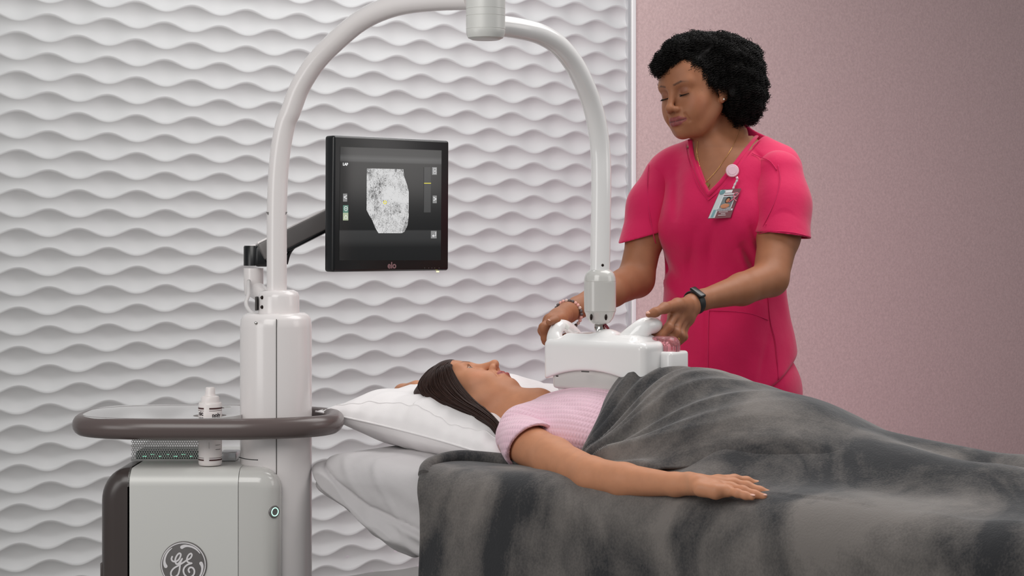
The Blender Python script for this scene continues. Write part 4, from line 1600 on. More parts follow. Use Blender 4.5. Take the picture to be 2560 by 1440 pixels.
def head_ops(H, R, s, k=1.0, near=1, closed=True, chin=1.0):
    """H maps head-local metres to the world; x = the person's right, y forward, z up, origin between the eyes' level and ear axis"""
    E = lambda c, r, RR=None: Ell(H(*c), np.array(r) * s, R if RR is None else R @ RR)
    C = lambda a, b, ra, rb=None: Cap(H(*a), H(*b), ra * s, (ra if rb is None else rb) * s)
    o = []
    A = lambda p, kk=0.012: o.append(('+', p, kk * s))
    S = lambda p, kk=0.006: o.append(('-', p, kk * s))
    A(E((0, -0.018, 0.034), (0.073, 0.092, 0.080)))
    A(E((0, 0.034, 0.038), (0.061, 0.053, 0.056)), 0.03)
    A(E((0, 0.028, -0.020), (0.060, 0.054, 0.070)), 0.03)
    A(E((0, 0.030, -0.064), (0.047, 0.048, 0.040)), 0.03)
    A(E((0, 0.066, -0.094), (0.021, 0.018, 0.016)), 0.022)             # chin
    for sx in (-1, 1):
        A(E((sx * 0.041, 0.048, -0.030), (0.020, 0.022, 0.020)), 0.024)    # cheek
        A(E((sx * 0.030, 0.058, -0.052), (0.020, 0.020, 0.022)), 0.022)
        A(C((sx * 0.049, -0.005, -0.045), (sx * 0.028, 0.044, -0.090), 0.018, 0.015), 0.026)   # jaw line
        A(C((sx * 0.010, 0.080, 0.019), (sx * 0.042, 0.068, 0.022), 0.008, 0.008), 0.016)     # brow ridge
        S(E((sx * 0.029, 0.092, 0.001), (0.016, 0.013, 0.0115)), 0.014)                        # socket
    A(E((0, 0.070, -0.064), (0.026, 0.020, 0.024)), 0.022)             # muzzle
    A(C((0, 0.081, 0.012), (0, 0.104, -0.031), 0.0065, 0.0078), 0.013)  # nose bridge
    A(E((0, 0.105, -0.035), (0.0100, 0.0100, 0.0085)), 0.008)           # tip
    for sx in (-1, 1):
        A(E((sx * 0.0115, 0.093, -0.039), (0.0075, 0.0095, 0.0075)), 0.007)
        S(E((sx * 0.0062, 0.1005, -0.0455), (0.0032, 0.0050, 0.0040)), 0.0015)
    # lips
    for sx in (-1, 1):
        A(C((0, 0.0915, -0.0615), (sx * 0.012, 0.0885, -0.0605), 0.0042, 0.0042), 0.005)
        A(C((sx * 0.012, 0.0885, -0.0605), (sx * 0.025, 0.0780, -0.0655), 0.0042, 0.0022), 0.004)
        A(C((0, 0.0895, -0.0735), (sx * 0.013, 0.0860, -0.0720), 0.0056, 0.0048), 0.006)
        A(C((sx * 0.013, 0.0860, -0.0720), (sx * 0.025, 0.0780, -0.0665), 0.0048, 0.0018), 0.004)
        S(C((0, 0.0970, -0.0668), (sx * 0.014, 0.0925, -0.0665), 0.0013, 0.0012), 0.0022)
        S(C((sx * 0.014, 0.0925, -0.0665), (sx * 0.021, 0.0895, -0.0663), 0.0012, 0.0011), 0.0022)
        S(C((sx * 0.021, 0.0895, -0.0663), (sx * 0.0275, 0.0850, -0.0648), 0.0011, 0.0006), 0.0022)
        S(C((sx * 0.0275, 0.0850, -0.0540), (sx * 0.033, 0.0790, -0.0700), 0.0006, 0.0006), 0.009)  # smile fold
    S(C((0, 0.0995, -0.0500), (0, 0.0975, -0.0560), 0.0022, 0.0022), 0.006)
    S(E((0, 0.0930, -0.0835), (0.012, 0.0060, 0.0040)), 0.008)
    # eyelids
    for sx in (-1, 1):
        c = (sx * 0.030, 0.0665, 0.001)
        if closed:
            A(E(c, (0.0150, 0.0148, 0.0135)), 0.004)
            S(C((sx * 0.017, 0.0795, -0.0062), (sx * 0.030, 0.0830, -0.0085), 0.0007), 0.001)
            S(C((sx * 0.030, 0.0830, -0.0085), (sx * 0.043, 0.0765, -0.0060), 0.0007), 0.001)
        else:
            A(E(c, (0.0150, 0.0148, 0.0135)), 0.004)
            S(E((sx * 0.0315, 0.083, 0.0012), (0.0135, 0.0110, 0.0056)), 0.0015)
            S(E((sx * 0.030, 0.0665, 0.001), (0.0128, 0.0128, 0.0120)), 0.0)
    # ears
    for sx in (-1, 1):
        tilt = np.array([[1, 0, 0], [0, 0.97, 0.24], [0, -0.24, 0.97]])
        A(Ell(H(sx * 0.0745, -0.012, -0.008), np.array((0.0075, 0.017, 0.030)) * s, R @ tilt), 0.006)
        S(Ell(H(sx * 0.0835, -0.009, -0.004), np.array((0.0055, 0.0085, 0.0175)) * s, R @ tilt), 0.004)
        A(E((sx * 0.0745, -0.004, -0.033), (0.0055, 0.0075, 0.0085)), 0.006)
        A(C((sx * 0.074, -0.001, -0.004), (sx * 0.0765, 0.002, -0.012), 0.0035), 0.003)
    return o


def face_colors(V, H, R, s, base, lip, brow, blush, O):
    L = ((V - O) @ R) / s                 # local
    C = np.tile(base, (len(V), 1)).astype(float)
    n = 0
    fr = (L[:, 1] > 0.03)
    def capc(a, b, r0, r1, col, amt):
        nonlocal C
        d = seg_dist(L, a, b)
        w = (1 - sstep(r0, r1, d)) * amt * fr
        C = blend(C, col, w)
    for sx in (-1, 1):
        capc((sx * 0.042, 0.055, -0.032), (sx * 0.042, 0.055, -0.032), 0.005, 0.034, blush, 0.45)
        # brows: an arch with ragged edges
        rag = 0.0004 * np.sin(L[:, 0] * 2600)
        for a, b, r_ in (((sx * 0.014, 0.088, 0.0195), (sx * 0.032, 0.083, 0.0245), 0.0027), ((sx * 0.032, 0.083, 0.0245), (sx * 0.048, 0.067, 0.0215), 0.0021), ((sx * 0.048, 0.067, 0.0215), (sx * 0.056, 0.054, 0.0155), 0.0014)):
            d = seg_dist(L * np.array([1, 0.25, 1]), np.array(a) * np.array([1, 0.25, 1]), np.array(b) * np.array([1, 0.25, 1])) + rag
            C = blend(C, brow, (1 - sstep(r_ - 0.0018, r_ + 0.0012, d)) * 0.72 * (L[:, 1] > 0.045))
        for a, b, r_ in (((0, 0.0955, -0.0618), (sx * 0.013, 0.0930, -0.0612), 0.0050), ((sx * 0.013, 0.0930, -0.0612), (sx * 0.0255, 0.0855, -0.0650), 0.0030), ((0, 0.0950, -0.0728), (sx * 0.013, 0.0920, -0.0715), 0.0054), ((sx * 0.013, 0.0920, -0.0715), (sx * 0.0255, 0.0850, -0.0662), 0.0030)):
            capc(a, b, r_, r_ + 0.0018, lip, 0.85)
        capc((0, 0.0960, -0.0668), (sx * 0.014, 0.0920, -0.0665), 0.0006, 0.0022, lip * 0.35, 0.9)
        capc((sx * 0.014, 0.0915, -0.0665), (sx * 0.021, 0.0885, -0.0663), 0.0006, 0.0022, lip * 0.35, 0.85)
        capc((sx * 0.021, 0.0885, -0.0663), (sx * 0.0275, 0.0840, -0.0648), 0.0005, 0.0019, lip * 0.35, 0.8)
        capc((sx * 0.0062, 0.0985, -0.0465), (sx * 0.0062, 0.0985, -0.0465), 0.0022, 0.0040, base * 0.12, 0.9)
    return C


def hand_from(chains, k=0.006):
    """chains: list of (pts, radii)"""
    o = []
    for pts, rr in chains:
        for c in chain([np.array(p_) for p_ in pts], rr):
            o.append(('+', c, k))
    return o


# ================================================================== nurse
N_S = 0.985
N_R = np.array([[-0.6862, 0.7160, -0.1285], [-0.7079, -0.6979, -0.1082], [-0.1671, 0.0167, 0.9858]]).T
N_O = np.array([0.4401, 4.42, 1.5269])
NH = lambda x, y, z: N_O + N_S * (N_R @ np.array([x, y, z]))
TX, TY = 0.515, 4.45
Tf = np.array([-0.342, -0.940, 0.0])
Tr = np.array([-0.940, 0.342, 0.0])
TO = lambda x, y, z: np.array([TX, TY, 0]) + Tr * x + Tf * y + np.array([0, 0, z])
RT = np.stack([Tr, Tf, np.array([0, 0, 1.0])], 1)

nurse = empty('person', TO(0, 0, 0))
tag(nurse, 'standing woman in hot pink scrubs with curly black hair, both hands on the scan head', 'person')

no = head_ops(NH, N_R, N_S, closed=True)
no += [('+', Cap(NH(0, -0.034, -0.045), TO(-0.004, -0.034, 1.365), 0.044, 0.050), 0.02),
       ('+', Cap(NH(0, -0.004, -0.075), TO(-0.004, 0.030, 1.345), 0.030, 0.040), 0.022),
       ('+', Cap(TO(0, -0.040, 1.43), TO(0.09, -0.025, 1.358), 0.028, 0.022), 0.04),
       ('+', Cap(TO(0, -0.040, 1.43), TO(-0.09, -0.025, 1.358), 0.028, 0.022), 0.04),
       ('+', Cap(TO(-0.12, -0.010, 1.345), TO(0.12, -0.010, 1.345), 0.042), 0.03),
       ('+', Ell(TO(0, 0.0, 1.25), (0.160, 0.108, 0.165), RT), 0.05),
       ('+', Ell(TO(0, 0.0, 1.06), (0.132, 0.092, 0.19), RT), 0.05),
       ('+', Ell(TO(0, 0.0, 0.87), (0.158, 0.112, 0.13), RT), 0.05),
       # collar bones
       ('+', Cap(TO(0.018, 0.062, 1.350), TO(0.13, 0.025, 1.385), 0.0085), 0.012),
       ('+', Cap(TO(-0.018, 0.062, 1.350), TO(-0.13, 0.025, 1.385), 0.0085), 0.012),
       ]
for sx in (-1, 1):
    no += [('+', Cap(TO(sx * 0.085, 0, 0.84), TO(sx * 0.10, 0.0, 0.47), 0.082, 0.055), 0.03),
           ('+', Cap(TO(sx * 0.10, 0.0, 0.47), TO(sx * 0.10, -0.02, 0.09), 0.055, 0.037), 0.02),
           ('+', Cap(TO(sx * 0.10, -0.02, 0.05), TO(sx * 0.105, 0.12, 0.04), 0.036, 0.030), 0.02)]
# near arm (her left)
SL, EL, WL = P(1950, 440, 4.38), P(1926, 696, 4.24), P(1733, 757, 4.075)
ML = P(1947, 590, 4.315)
no += [('+', Cap(SL, ML, 0.046, 0.0475), 0.03),
       ('+', Cap(ML, EL, 0.0475, 0.041), 0.02),
       ('+', Cap(EL, EL * 0.62 + WL * 0.38 + np.array([0, 0, -0.004]), 0.041, 0.036), 0.012),
       ('+', Cap(EL * 0.62 + WL * 0.38 + np.array([0, 0, -0.004]), EL * 0.12 + WL * 0.88, 0.036, 0.0225), 0.012),
       ('+', Cap(EL * 0.12 + WL * 0.88, WL, 0.0225, 0.0225), 0.01)]
# far arm (her right)
SR, ER, WR = P(1660, 444, 4.50), P(1590, 698, 4.42), P(1424, 779, 4.185)
MR = P(1613, 590, 4.455)
no += [('+', Cap(SR, MR, 0.044, 0.043), 0.03),
       ('+', Cap(MR, ER, 0.043, 0.043), 0.02),
       ('+', Cap(ER, ER * 0.62 + WR * 0.38, 0.044, 0.037), 0.012),
       ('+', Cap(ER * 0.62 + WR * 0.38, ER * 0.12 + WR * 0.88, 0.037, 0.0245), 0.012),
       ('+', Cap(ER * 0.12 + WR * 0.88, WR, 0.0245, 0.024), 0.01)]
# her left hand on the right handle
hl = []
imc, mmc, rmc, pmc = P(1683, 790, 3.975), P(1693, 801, 3.995), P(1701, 812, 4.015), P(1707, 822, 4.035)
for q, r_ in ((imc, 0.0115), (mmc, 0.012), (rmc, 0.0115), (pmc, 0.0105)):
    hl.append(([WL + (q - WL) * 0.12, WL + (q - WL) * 0.6, q], [0.019, 0.0155, r_]))
hl.append(([imc, P(1671, 819, 3.93), P(1654, 838, 3.925), P(1636, 838, 3.93)], [0.0105, 0.0092, 0.0084, 0.0072]))
hl.append(([mmc, P(1690, 832, 3.955), P(1670, 849, 3.945), P(1650, 850, 3.945)], [0.011, 0.0095, 0.0085, 0.0072]))
hl.append(([rmc, P(1702, 840, 3.985), P(1685, 853, 3.98), P(1664, 852, 3.98)], [0.0105, 0.0090, 0.0082, 0.0070]))
hl.append(([pmc, P(1709, 842, 4.02), P(1697, 853, 4.02), P(1680, 852, 4.02)], [0.0095, 0.0080, 0.0072, 0.0062]))
hl.append(([P(1716, 762, 4.03), P(1694, 763, 3.985), P(1662, 770, 3.93), P(1638, 781, 3.90), P(1622, 786, 3.895)], [0.017, 0.0145, 0.0108, 0.0088, 0.0068]))
no_hl = hand_from(hl, 0.009)
# her right hand on the left handle
hr = []
imr, mmr, rmr, pmr = P(1378, 801, 4.05), P(1373, 800, 4.075), P(1374, 804, 4.10), P(1381, 809, 4.125)
for q, r_ in ((imr, 0.0120), (mmr, 0.0125), (rmr, 0.012), (pmr, 0.011)):
    hr.append(([WR + (q - WR) * 0.12, WR + (q - WR) * 0.6, q], [0.020, 0.017, r_]))
hr.append(([imr, P(1359, 819, 4.03), P(1364, 846, 4.04), P(1382, 856, 4.06)], [0.0110, 0.0095, 0.0088, 0.0075]))
hr.append(([mmr, P(1357, 826, 4.065), P(1366, 852, 4.08), P(1398, 852, 4.095)], [0.0112, 0.0098, 0.0088, 0.0074]))
hr.append(([rmr, P(1361, 830, 4.10), P(1382, 852, 4.11), P(1410, 848, 4.115)], [0.0108, 0.0094, 0.0086, 0.0072]))
hr.append(([pmr, P(1370, 836, 4.13), P(1395, 848, 4.135), P(1418, 838, 4.13)], [0.0098, 0.0082, 0.0075, 0.0064]))
hr.append(([P(1412, 790, 4.13), P(1403, 797, 4.07), P(1388, 801, 4.015), P(1373, 805, 3.992)], [0.016, 0.0135, 0.0098, 0.0074]))
no_hr = hand_from(hr, 0.009)
allN = no + no_hl + no_hr


def bx(pts, m):
    pts = np.array(pts)
    return pts.min(0) - m, pts.max(0) + m


hb_lo, hb_hi = N_O - np.array([0.13, 0.13, 0.135]), N_O + np.array([0.13, 0.14, 0.14])
l1 = bx([q for c in hl for q in c[0]], 0.03)
l2 = bx([q for c in hr for q in c[0]], 0.03)
zb_ = hb_lo[2]
boxes = [(hb_lo, hb_hi, 0.0017), (l1[0], l1[1], 0.0017), (l2[0], l2[1], 0.0017)]
# remaining body: torso and arms, boxes that meet the fine ones
V1, F1 = surface(allN, hb_lo, hb_hi, 0.0017)
V2, F2 = surface(allN, l1[0], l1[1], 0.0017)
V3, F3 = surface(allN, l2[0], l2[1], 0.0017)
V4, F4 = surface(allN, (0.02, 4.02, 0.0), (0.80, 4.66, 1.42), 0.0042)
def drop_inside(V, F, boxes, m=0.002):
    cen_ = V[F].mean(1)
    keep = np.ones(len(F), bool)
    for lo, hi in boxes:
        keep &= ~((cen_ > lo + m).all(1) & (cen_ < hi - m).all(1))
    return V, F[keep]
V4, F4 = drop_inside(V4, F4, [(hb_lo, hb_hi), l1, l2], 0.006)
V = np.concatenate([V1, V2, V3, V4])
F = np.concatenate([F1, F2 + len(V1), F3 + len(V1) + len(V2), F4 + len(V1) + len(V2) + len(V3)])
nbase = lin(158, 104, 74)
vt, va, vb = P(1770, 483, 4.33), P(1727, 345, 4.42), P(1893, 336, 4.36)
def prune_skin(V, F):
    c = V[F].mean(1)
    out = np.zeros(len(F), bool)
    for q in (va, vb):
        n = np.cross(q - vt, Tf); n /= np.linalg.norm(n)
        if n @ ((va + vb) / 2 - vt) > 0:
            n = -n
        out |= (c @ n) > (n @ vt) + 0.007
    rel = c - np.array([TX, TY, 0])
    xt, yt = rel @ Tr, rel @ Tf
    dn = np.hypot(xt, yt + 0.03)
    kill = out & (c[:, 2] > 1.22) & (c[:, 2] < 1.395) & (np.abs(xt) < 0.165) & (dn > 0.070)
    kill |= (c[:, 2] > 1.18) & (c[:, 2] < 1.40) & (yt < -0.035) & (np.abs(xt) < 0.15) & (dn > 0.070)
    return F[~kill]
F = prune_skin(V, F)
Cn = face_colors(V, NH, N_R, N_S, nbase, lin(140, 72, 72), lin(50, 30, 24), lin(168, 96, 76), N_O)
# lashes line and freckles
Ln = ((V - N_O) @ N_R) / N_S
for sx in (-1, 1):
    for a, b in (((sx * 0.017, 0.0795, -0.0062), (sx * 0.030, 0.0830, -0.0085)), ((sx * 0.030, 0.0830, -0.0085), (sx * 0.044, 0.0760, -0.0055))):
        Cn = blend(Cn, lin(18, 10, 9), (1 - sstep(0.0008, 0.0022, seg_dist(Ln, a, b))) * 0.95)
    Cn = blend(Cn, lin(120, 74, 66), (1 - sstep(0.004, 0.012, seg_dist(Ln, (sx * 0.024, 0.082, 0.004), (sx * 0.036, 0.080, 0.004)))) * 0.45)
for _ in range(14):
    a_ = np.array([-0.058 + 0.010 * RNG.standard_normal(), 0.050 + 0.006 * RNG.standard_normal(), -0.006 + 0.009 * RNG.standard_normal()])
    Cn = blend(Cn, lin(70, 40, 30), (1 - sstep(0.0006, 0.0016, np.linalg.norm(Ln * [0.6, 1, 1] - a_ * [0.6, 1, 1], axis=1))) * 0.8)
# palms and fingertips are lighter
body_V = V.copy()
body = mesh_np('body', V, F, M['skin'], nurse, col=Cn)
# nails
M['nail'] = mat('finger_nail', srgb(214, 160, 140), 0.25)


def nail(tip, prev, upv, s=1.0, m=None, parent=None):
    tip = np.array(tip); prev = np.array(prev)
    d = tip - prev
    d /= np.linalg.norm(d)
    u = np.array(upv, float)
    u -= d * (u @ d)
    u /= np.linalg.norm(u)
    w = np.cross(d, u)
    R_n = np.stack([d, w, u], 1)
    MB().sphere(tip + u * 0.0050 * s + d * 0.0008, np.array((0.0062, 0.0045, 0.0016)) * s, 14, R_n).build('finger_nail', m or M['nail'], parent)


nail(hl[-1][0][-1], hl[-1][0][-2], (0.1, -0.55, 0.8), 1.05, parent=nurse)
nail(hr[-1][0][-1], hr[-1][0][-2], (0.0, -0.7, 0.7), 1.0, parent=nurse)


# ---- scrubs
def cloth_noise(seed, amp, freq):
    r = np.random.default_rng(seed)
    K = r.standard_normal((7, 3)) * freq
    ph = r.random(7) * 6.28
    def f(X, Y, Z):
        o = 0
        for i in range(7):
            o = o + np.sin(K[i, 0] * X + K[i, 1] * Y + K[i, 2] * Z + ph[i])
        return amp * o / 2.6
    return f


cn1 = cloth_noise(3, 0.0024, 22)
cn2 = cloth_noise(5, 0.0008, 55)


def crease_fn(segs):
    """segs: (a, b, depth, width) world creases pressed into (or raised out of) the cloth"""
    def f(X, Y, Z):
        o = 0
        for a, b, dep, w in segs:
            a = np.array(a); b = np.array(b)
            ba = b - a
            h = np.clip(((X - a[0]) * ba[0] + (Y - a[1]) * ba[1] + (Z - a[2]) * ba[2]) / (ba @ ba), 0, 1)
            # only distance across the crease in the x-z plane counts, so depth does not matter
            dx = X - a[0] - ba[0] * h
            dz = Z - a[2] - ba[2] * h
            taper = np.sin(np.pi * np.clip(h, 0.02, 0.98)) ** 0.6
            o = o + dep * taper * np.exp(-(dx * dx + dz * dz) / (w * w))
        return o
    return f


Yf = 4.34
segs = []
for (x0, y0, x1, y1, dep, w) in [
        (1895, 620, 1930, 520, 0.006, 0.010), (1850, 600, 1900, 700, 0.006, 0.012), (1700, 410, 1690, 560, 0.004, 0.010), (1665, 430, 1650, 560, 0.004, 0.010),
        (1735, 560, 1730, 720, 0.003, 0.012), (1780, 560, 1775, 700, 0.002, 0.012), (1870, 560, 1905, 640, 0.005, 0.009), (1900, 460, 1935, 600, 0.005, 0.009),
        (1885, 370, 1935, 430, 0.0025, 0.006), (1650, 690, 1720, 760, -0.004, 0.012), (1770, 700, 1760, 930, 0.0022, 0.006), (1700, 740, 1690, 920, 0.003, 0.010),
        (1655, 640, 1700, 700, 0.004, 0.010), (1840, 620, 1880, 690, -0.004, 0.012), (1940, 690, 1900, 760, 0.004, 0.010), (1965, 640, 1990, 560, 0.003, 0.010),
        (1920, 830, 1890, 960, 0.002, 0.008)]:
    segs.append((P(x0, y0, Yf), P(x1, y1, Yf), dep, w))
cf = crease_fn(segs)


def scrub_disp(X, Y, Z):
    return cn1(X, Y, Z) + cn2(X, Y, Z) + 1.7 * cf(X, Y, Z) * (Y < 4.46)


scr_ops = [('+', Ell(TO(0, 0.004, 1.245), (0.172, 0.120, 0.160), RT), 0.04),
           ('+', Ell(TO(0.068, 0.070, 1.205), (0.070, 0.056, 0.070), RT), 0.05),
           ('+', Ell(TO(-0.068, 0.070, 1.205), (0.070, 0.056, 0.070), RT), 0.05),
           ('+', Cap(TO(-0.118, -0.008, 1.343), TO(0.118, -0.008, 1.343), 0.050), 0.035),
           ('+', Cap(TO(-0.050, -0.022, 1.388), TO(-0.130, -0.012, 1.353), 0.040, 0.044), 0.03),
           ('+', Cap(TO(0.050, -0.022, 1.388), TO(0.130, -0.012, 1.353), 0.040, 0.044), 0.03),
           ('+', Cap(TO(0, -0.040, 1.43), TO(0.09, -0.025, 1.358), 0.038, 0.036), 0.04),
           ('+', Cap(TO(0, -0.040, 1.43), TO(-0.09, -0.025, 1.358), 0.038, 0.036), 0.04),
           ('+', Cap(TO(-0.06, 0.0, 1.335), SL, 0.052, 0.047), 0.03),
           ('+', Cap(TO(0.06, 0.0, 1.335), SR, 0.052, 0.047), 0.03),
           ('+', Ell(TO(0, 0.0, 1.04), (0.148, 0.108, 0.25), RT), 0.05),
           ('+', Ell(TO(-0.006, 0.0, 0.875), (0.176, 0.136, 0.17), RT), 0.06),
           ('+', Ell(TO(-0.008, 0.0, 0.80), (0.184, 0.142, 0.12), RT), 0.04)]
big = (np.array([0.0, 4.1, 0.6]), np.array([0.9, 4.8, 1.5]), scrub_disp)
big_op = ('*', big, 0)
scr_ops.append(big_op)
# neckline
def vee(tip, a, b_, back, zmax=1.6):
    pls = []
    for q, sgn in ((a, 1), (b_, -1)):
        e = q - tip
        n = np.cross(e, Tf)
        n /= np.linalg.norm(n)
        mid_ = (a + b_) / 2
        if n @ (mid_ - tip) > 0:
            n = -n
        pls.append((n, float(n @ tip)))
    pls.append((-Tf, float(-Tf @ (np.array([TX, TY, 0]) + Tf * back))))
    return pls
vt, va, vb = P(1770, 483, 4.33), P(1727, 345, 4.42), P(1893, 336, 4.36)
scr_ops.append(('-', Poly3(vee(vt, va, vb, -0.030), (0.36, 4.15, 1.20), (0.62, 4.52, 1.50)), 0.004))
scr_ops.append(('-', Cap(TO(0, -0.045, 1.36), NH(0, -0.03, -0.05), 0.055, 0.062), 0.006))
# hem: straight in front, curved up at the side
scr_ops.append(('-', Poly3([((0, 0, 1.0), 0.790)], (0.2, 4.1, 0.5), (0.9, 4.8, 0.80)), 0.004))
hp0 = P(1895, 985, 4.33)
n_ = np.array([-0.60, 0.0, 1.0]); n_ /= np.linalg.norm(n_)
hp1 = P(1952, 950, 4.33)
n2_ = np.array([-1.05, 0.0, 1.0]); n2_ /= np.linalg.norm(n2_)
scr_ops.append(('-', Poly3([(n_, float(n_ @ hp0)), ((0, 1, 0), 4.50)], (0.45, 4.1, 0.6), (0.9, 4.55, 1.0)), 0.01))
scr_ops.append(('-', Poly3([(n2_, float(n2_ @ hp1)), ((0, 1, 0), 4.50)], (0.45, 4.1, 0.6), (0.9, 4.55, 1.0)), 0.01))
V, F = surface(scr_ops, (0.20, 4.15, 0.76), (0.80, 4.68, 1.47), 0.0031)
def sleeve(s0, m0, m1, r0, r1, ri, cutp, cutn, lo, hi):
    cutn = np.array(cutn, float); cutn /= np.linalg.norm(cutn)
    fr_ = (cutp[2] - m0[2]) / (m1[2] - m0[2])
    cutp = m0 + (m1 - m0) * fr_
    o = [('+', Cap(s0, m0, r0, r0 * 0.4 + r1 * 0.6), 0.0), ('+', Cap(m0, m1, r0 * 0.4 + r1 * 0.6, r1), 0.03), ('*', (big[0], big[1], lambda X, Y, Z: 0.6 * cn1(X, Y, Z)), 0),
         ('-', Poly3([(cutn, float(cutn @ cutp))], lo, hi), 0.002),
         ('-', Cap(m0 * 0.3 + cutp * 0.7, m1, ri, ri + 0.001), 0.0)]
    return surface(o, lo, hi, 0.0028)
slv = [sleeve(SL + np.array([-0.006, 0, 0.002]), P(1955, 515, 4.348), P(1958, 645, 4.290), 0.0590, 0.0690, 0.0605, P(1962, 589, 4.31), (0.12, 0.05, 1.0), np.array([0.50, 4.20, 1.08]), np.array([0.78, 4.50, 1.44])),
       sleeve(SR + np.array([0.004, 0, 0.002]), P(1630, 515, 4.478), P(1598, 645, 4.440), 0.0530, 0.0560, 0.0480, P(1606, 591, 4.455), (-0.28, 0.0, 1.0), np.array([0.20, 4.33, 1.08]), np.array([0.46, 4.62, 1.44]))]
for Vs_, Fs_ in slv:
    F = np.concatenate([F, Fs_ + len(V)])
    V = np.concatenate([V, Vs_])
M['scrub'] = fabric_mat('hot_pink_scrub_cotton', srgb(208, 20, 84), 1100, 0.7, 0.3, (26, 0.25, 0.006))
top = mesh_np('scrub_top', V, F, M['scrub'], nurse)


def on_surface(V, pts_px, off=0.001, xr=0.004):
    """front-most point of vertex cloud V as seen from the camera for each photo pixel, pushed out a little"""
    out = []
    pp = np.stack([1280 + FPX * V[:, 0] / V[:, 1], 570 - FPX * (V[:, 2] - CZ) / V[:, 1]], 1)
    for px, py in pts_px:
        d = np.hypot(pp[:, 0] - px, pp[:, 1] - py)
        r_ = 4.0
        while (d < r_).sum() < 3:
            r_ *= 1.5
        y = V[d < r_][:, 1].min()
        out.append(P(px, py, y - off))
    return np.array(out)


M['scrubseam'] = mat('pink_stitching', srgb(205, 24, 90), 0.8)
sb = []
def seam(pts, r=0.0011, name='stitched_seam', Vc=None, parent=None, m=None, n=6):
    q = catmull(on_surface(V if Vc is None else Vc, [tuple(p_) for p_ in catmull(np.array(pts, float), n)], 0.0006), 1)
    # smooth depth jumps
    y = q[:, 1].copy()
    for _ in range(6):
        y[1:-1] = (y[:-2] + y[1:-1] + y[2:]) / 3
    q = np.array([[(a_[0] / a_[1]) * yy, yy, CZ + (a_[2] - CZ) / a_[1] * yy] for a_, yy in zip(q, y)])
    MB().tube(q, r, 6).build(name, m or M['scrubseam'], parent or top)


allv = np.concatenate([V, np.array([q for q in body_V if 1.24 < q[2] < 1.43])])
def vpath(left, right, cloud, off):
    out = []
    for pts_ in (left, right):
        q = on_surface(cloud, [tuple(z_) for z_ in catmull(np.array(pts_, float), 6)], off)
        y = q[:, 1].copy()
        for _ in range(10):
            y[1:-1] = (y[:-2] + y[1:-1] + y[2:]) / 3
        out.append(np.array([[(a_[0] / a_[1]) * yy, yy, CZ + (a_[2] - CZ) / a_[1] * yy] for a_, yy in zip(q, y)]))
    return np.concatenate([out[0][:-1], (out[0][-1:] + out[1][:1]) / 2, out[1][1:]])
MB().tube(vpath([(1725, 350), (1731, 392), (1743, 432), (1757, 463), (1771, 487)], [(1771, 487), (1802, 456), (1836, 413), (1864, 376), (1891, 341)], allv, 0.0), 0.0058, 14, scale=(1.0, 0.55), up=Tf).build('neckband', M['scrub'], top)
MB().tube(vpath([(1714, 360), (1719, 390), (1731, 430), (1748, 470), (1771, 501)], [(1771, 501), (1815, 462), (1850, 416), (1880, 372), (1900, 350)], V, 0.0004), 0.0009, 6).build('stitched_seam', M['scrubseam'], top)
seam([(1880, 383), (1900, 392), (1925, 403), (1942, 425)])
seam([(1945, 412), (1950, 450), (1938, 500), (1915, 550), (1896, 590)])
seam([(1622, 412), (1618, 450), (1622, 520), (1632, 580), (1640, 610)])
seam([(1772, 776), (1830, 778), (1880, 785), (1921, 800)])
seam([(1772, 776), (1770, 830), (1769, 950)])
seam([(1921, 735), (1926, 800), (1940, 860), (1947, 950)])
seam([(1915, 560), (1900, 700), (1920, 735)])
seam([(1895, 584), (1940, 578), (1985, 582), (2025, 592)], 0.0009)

# trousers
V, F = surface([('+', Ell(TO(-0.01, 0.0, 0.83), (0.172, 0.130, 0.13), RT), 0.04)] +
               [('+', Cap(TO(sx * 0.09, 0, 0.80), TO(sx * 0.10, 0.0, 0.46), 0.096, 0.078), 0.03) for sx in (-1, 1)] +
               [('+', Cap(TO(sx * 0.10, 0.0, 0.46), TO(sx * 0.10, -0.02, 0.10), 0.078, 0.068), 0.02) for sx in (-1, 1)] +
               [('-', Poly3([((0, 0, 1.0), 0.085)], (0.2, 4.1, 0.0), (0.9, 4.8, 0.1)), 0.003), ('*', (np.array([0.0, 4.1, 0.0]), np.array([0.9, 4.8, 1.0]), lambda X, Y, Z: cn1(X, Y, Z) * 1.6), 0)],
               (0.20, 4.2, 0.03), (0.80, 4.68, 0.96), 0.006)
mesh_np('scrub_trousers', V, F, M['scrub'], nurse)
for sx in (-1, 1):
    V, F = surface([('+', Cap(TO(sx * 0.10, -0.03, 0.045), TO(sx * 0.105, 0.13, 0.036), 0.042, 0.036), 0.02), ('-', Poly3([((0, 0, 1.0), 0.004)], (0, 4, -0.1), (1, 5, 0.01)), 0.002)], TO(sx * 0.1, 0, 0.05) - 0.2, TO(sx * 0.1, 0, 0.05) + 0.2, 0.006)
    mesh_np('shoe', V, F, M['rubber'], nurse)

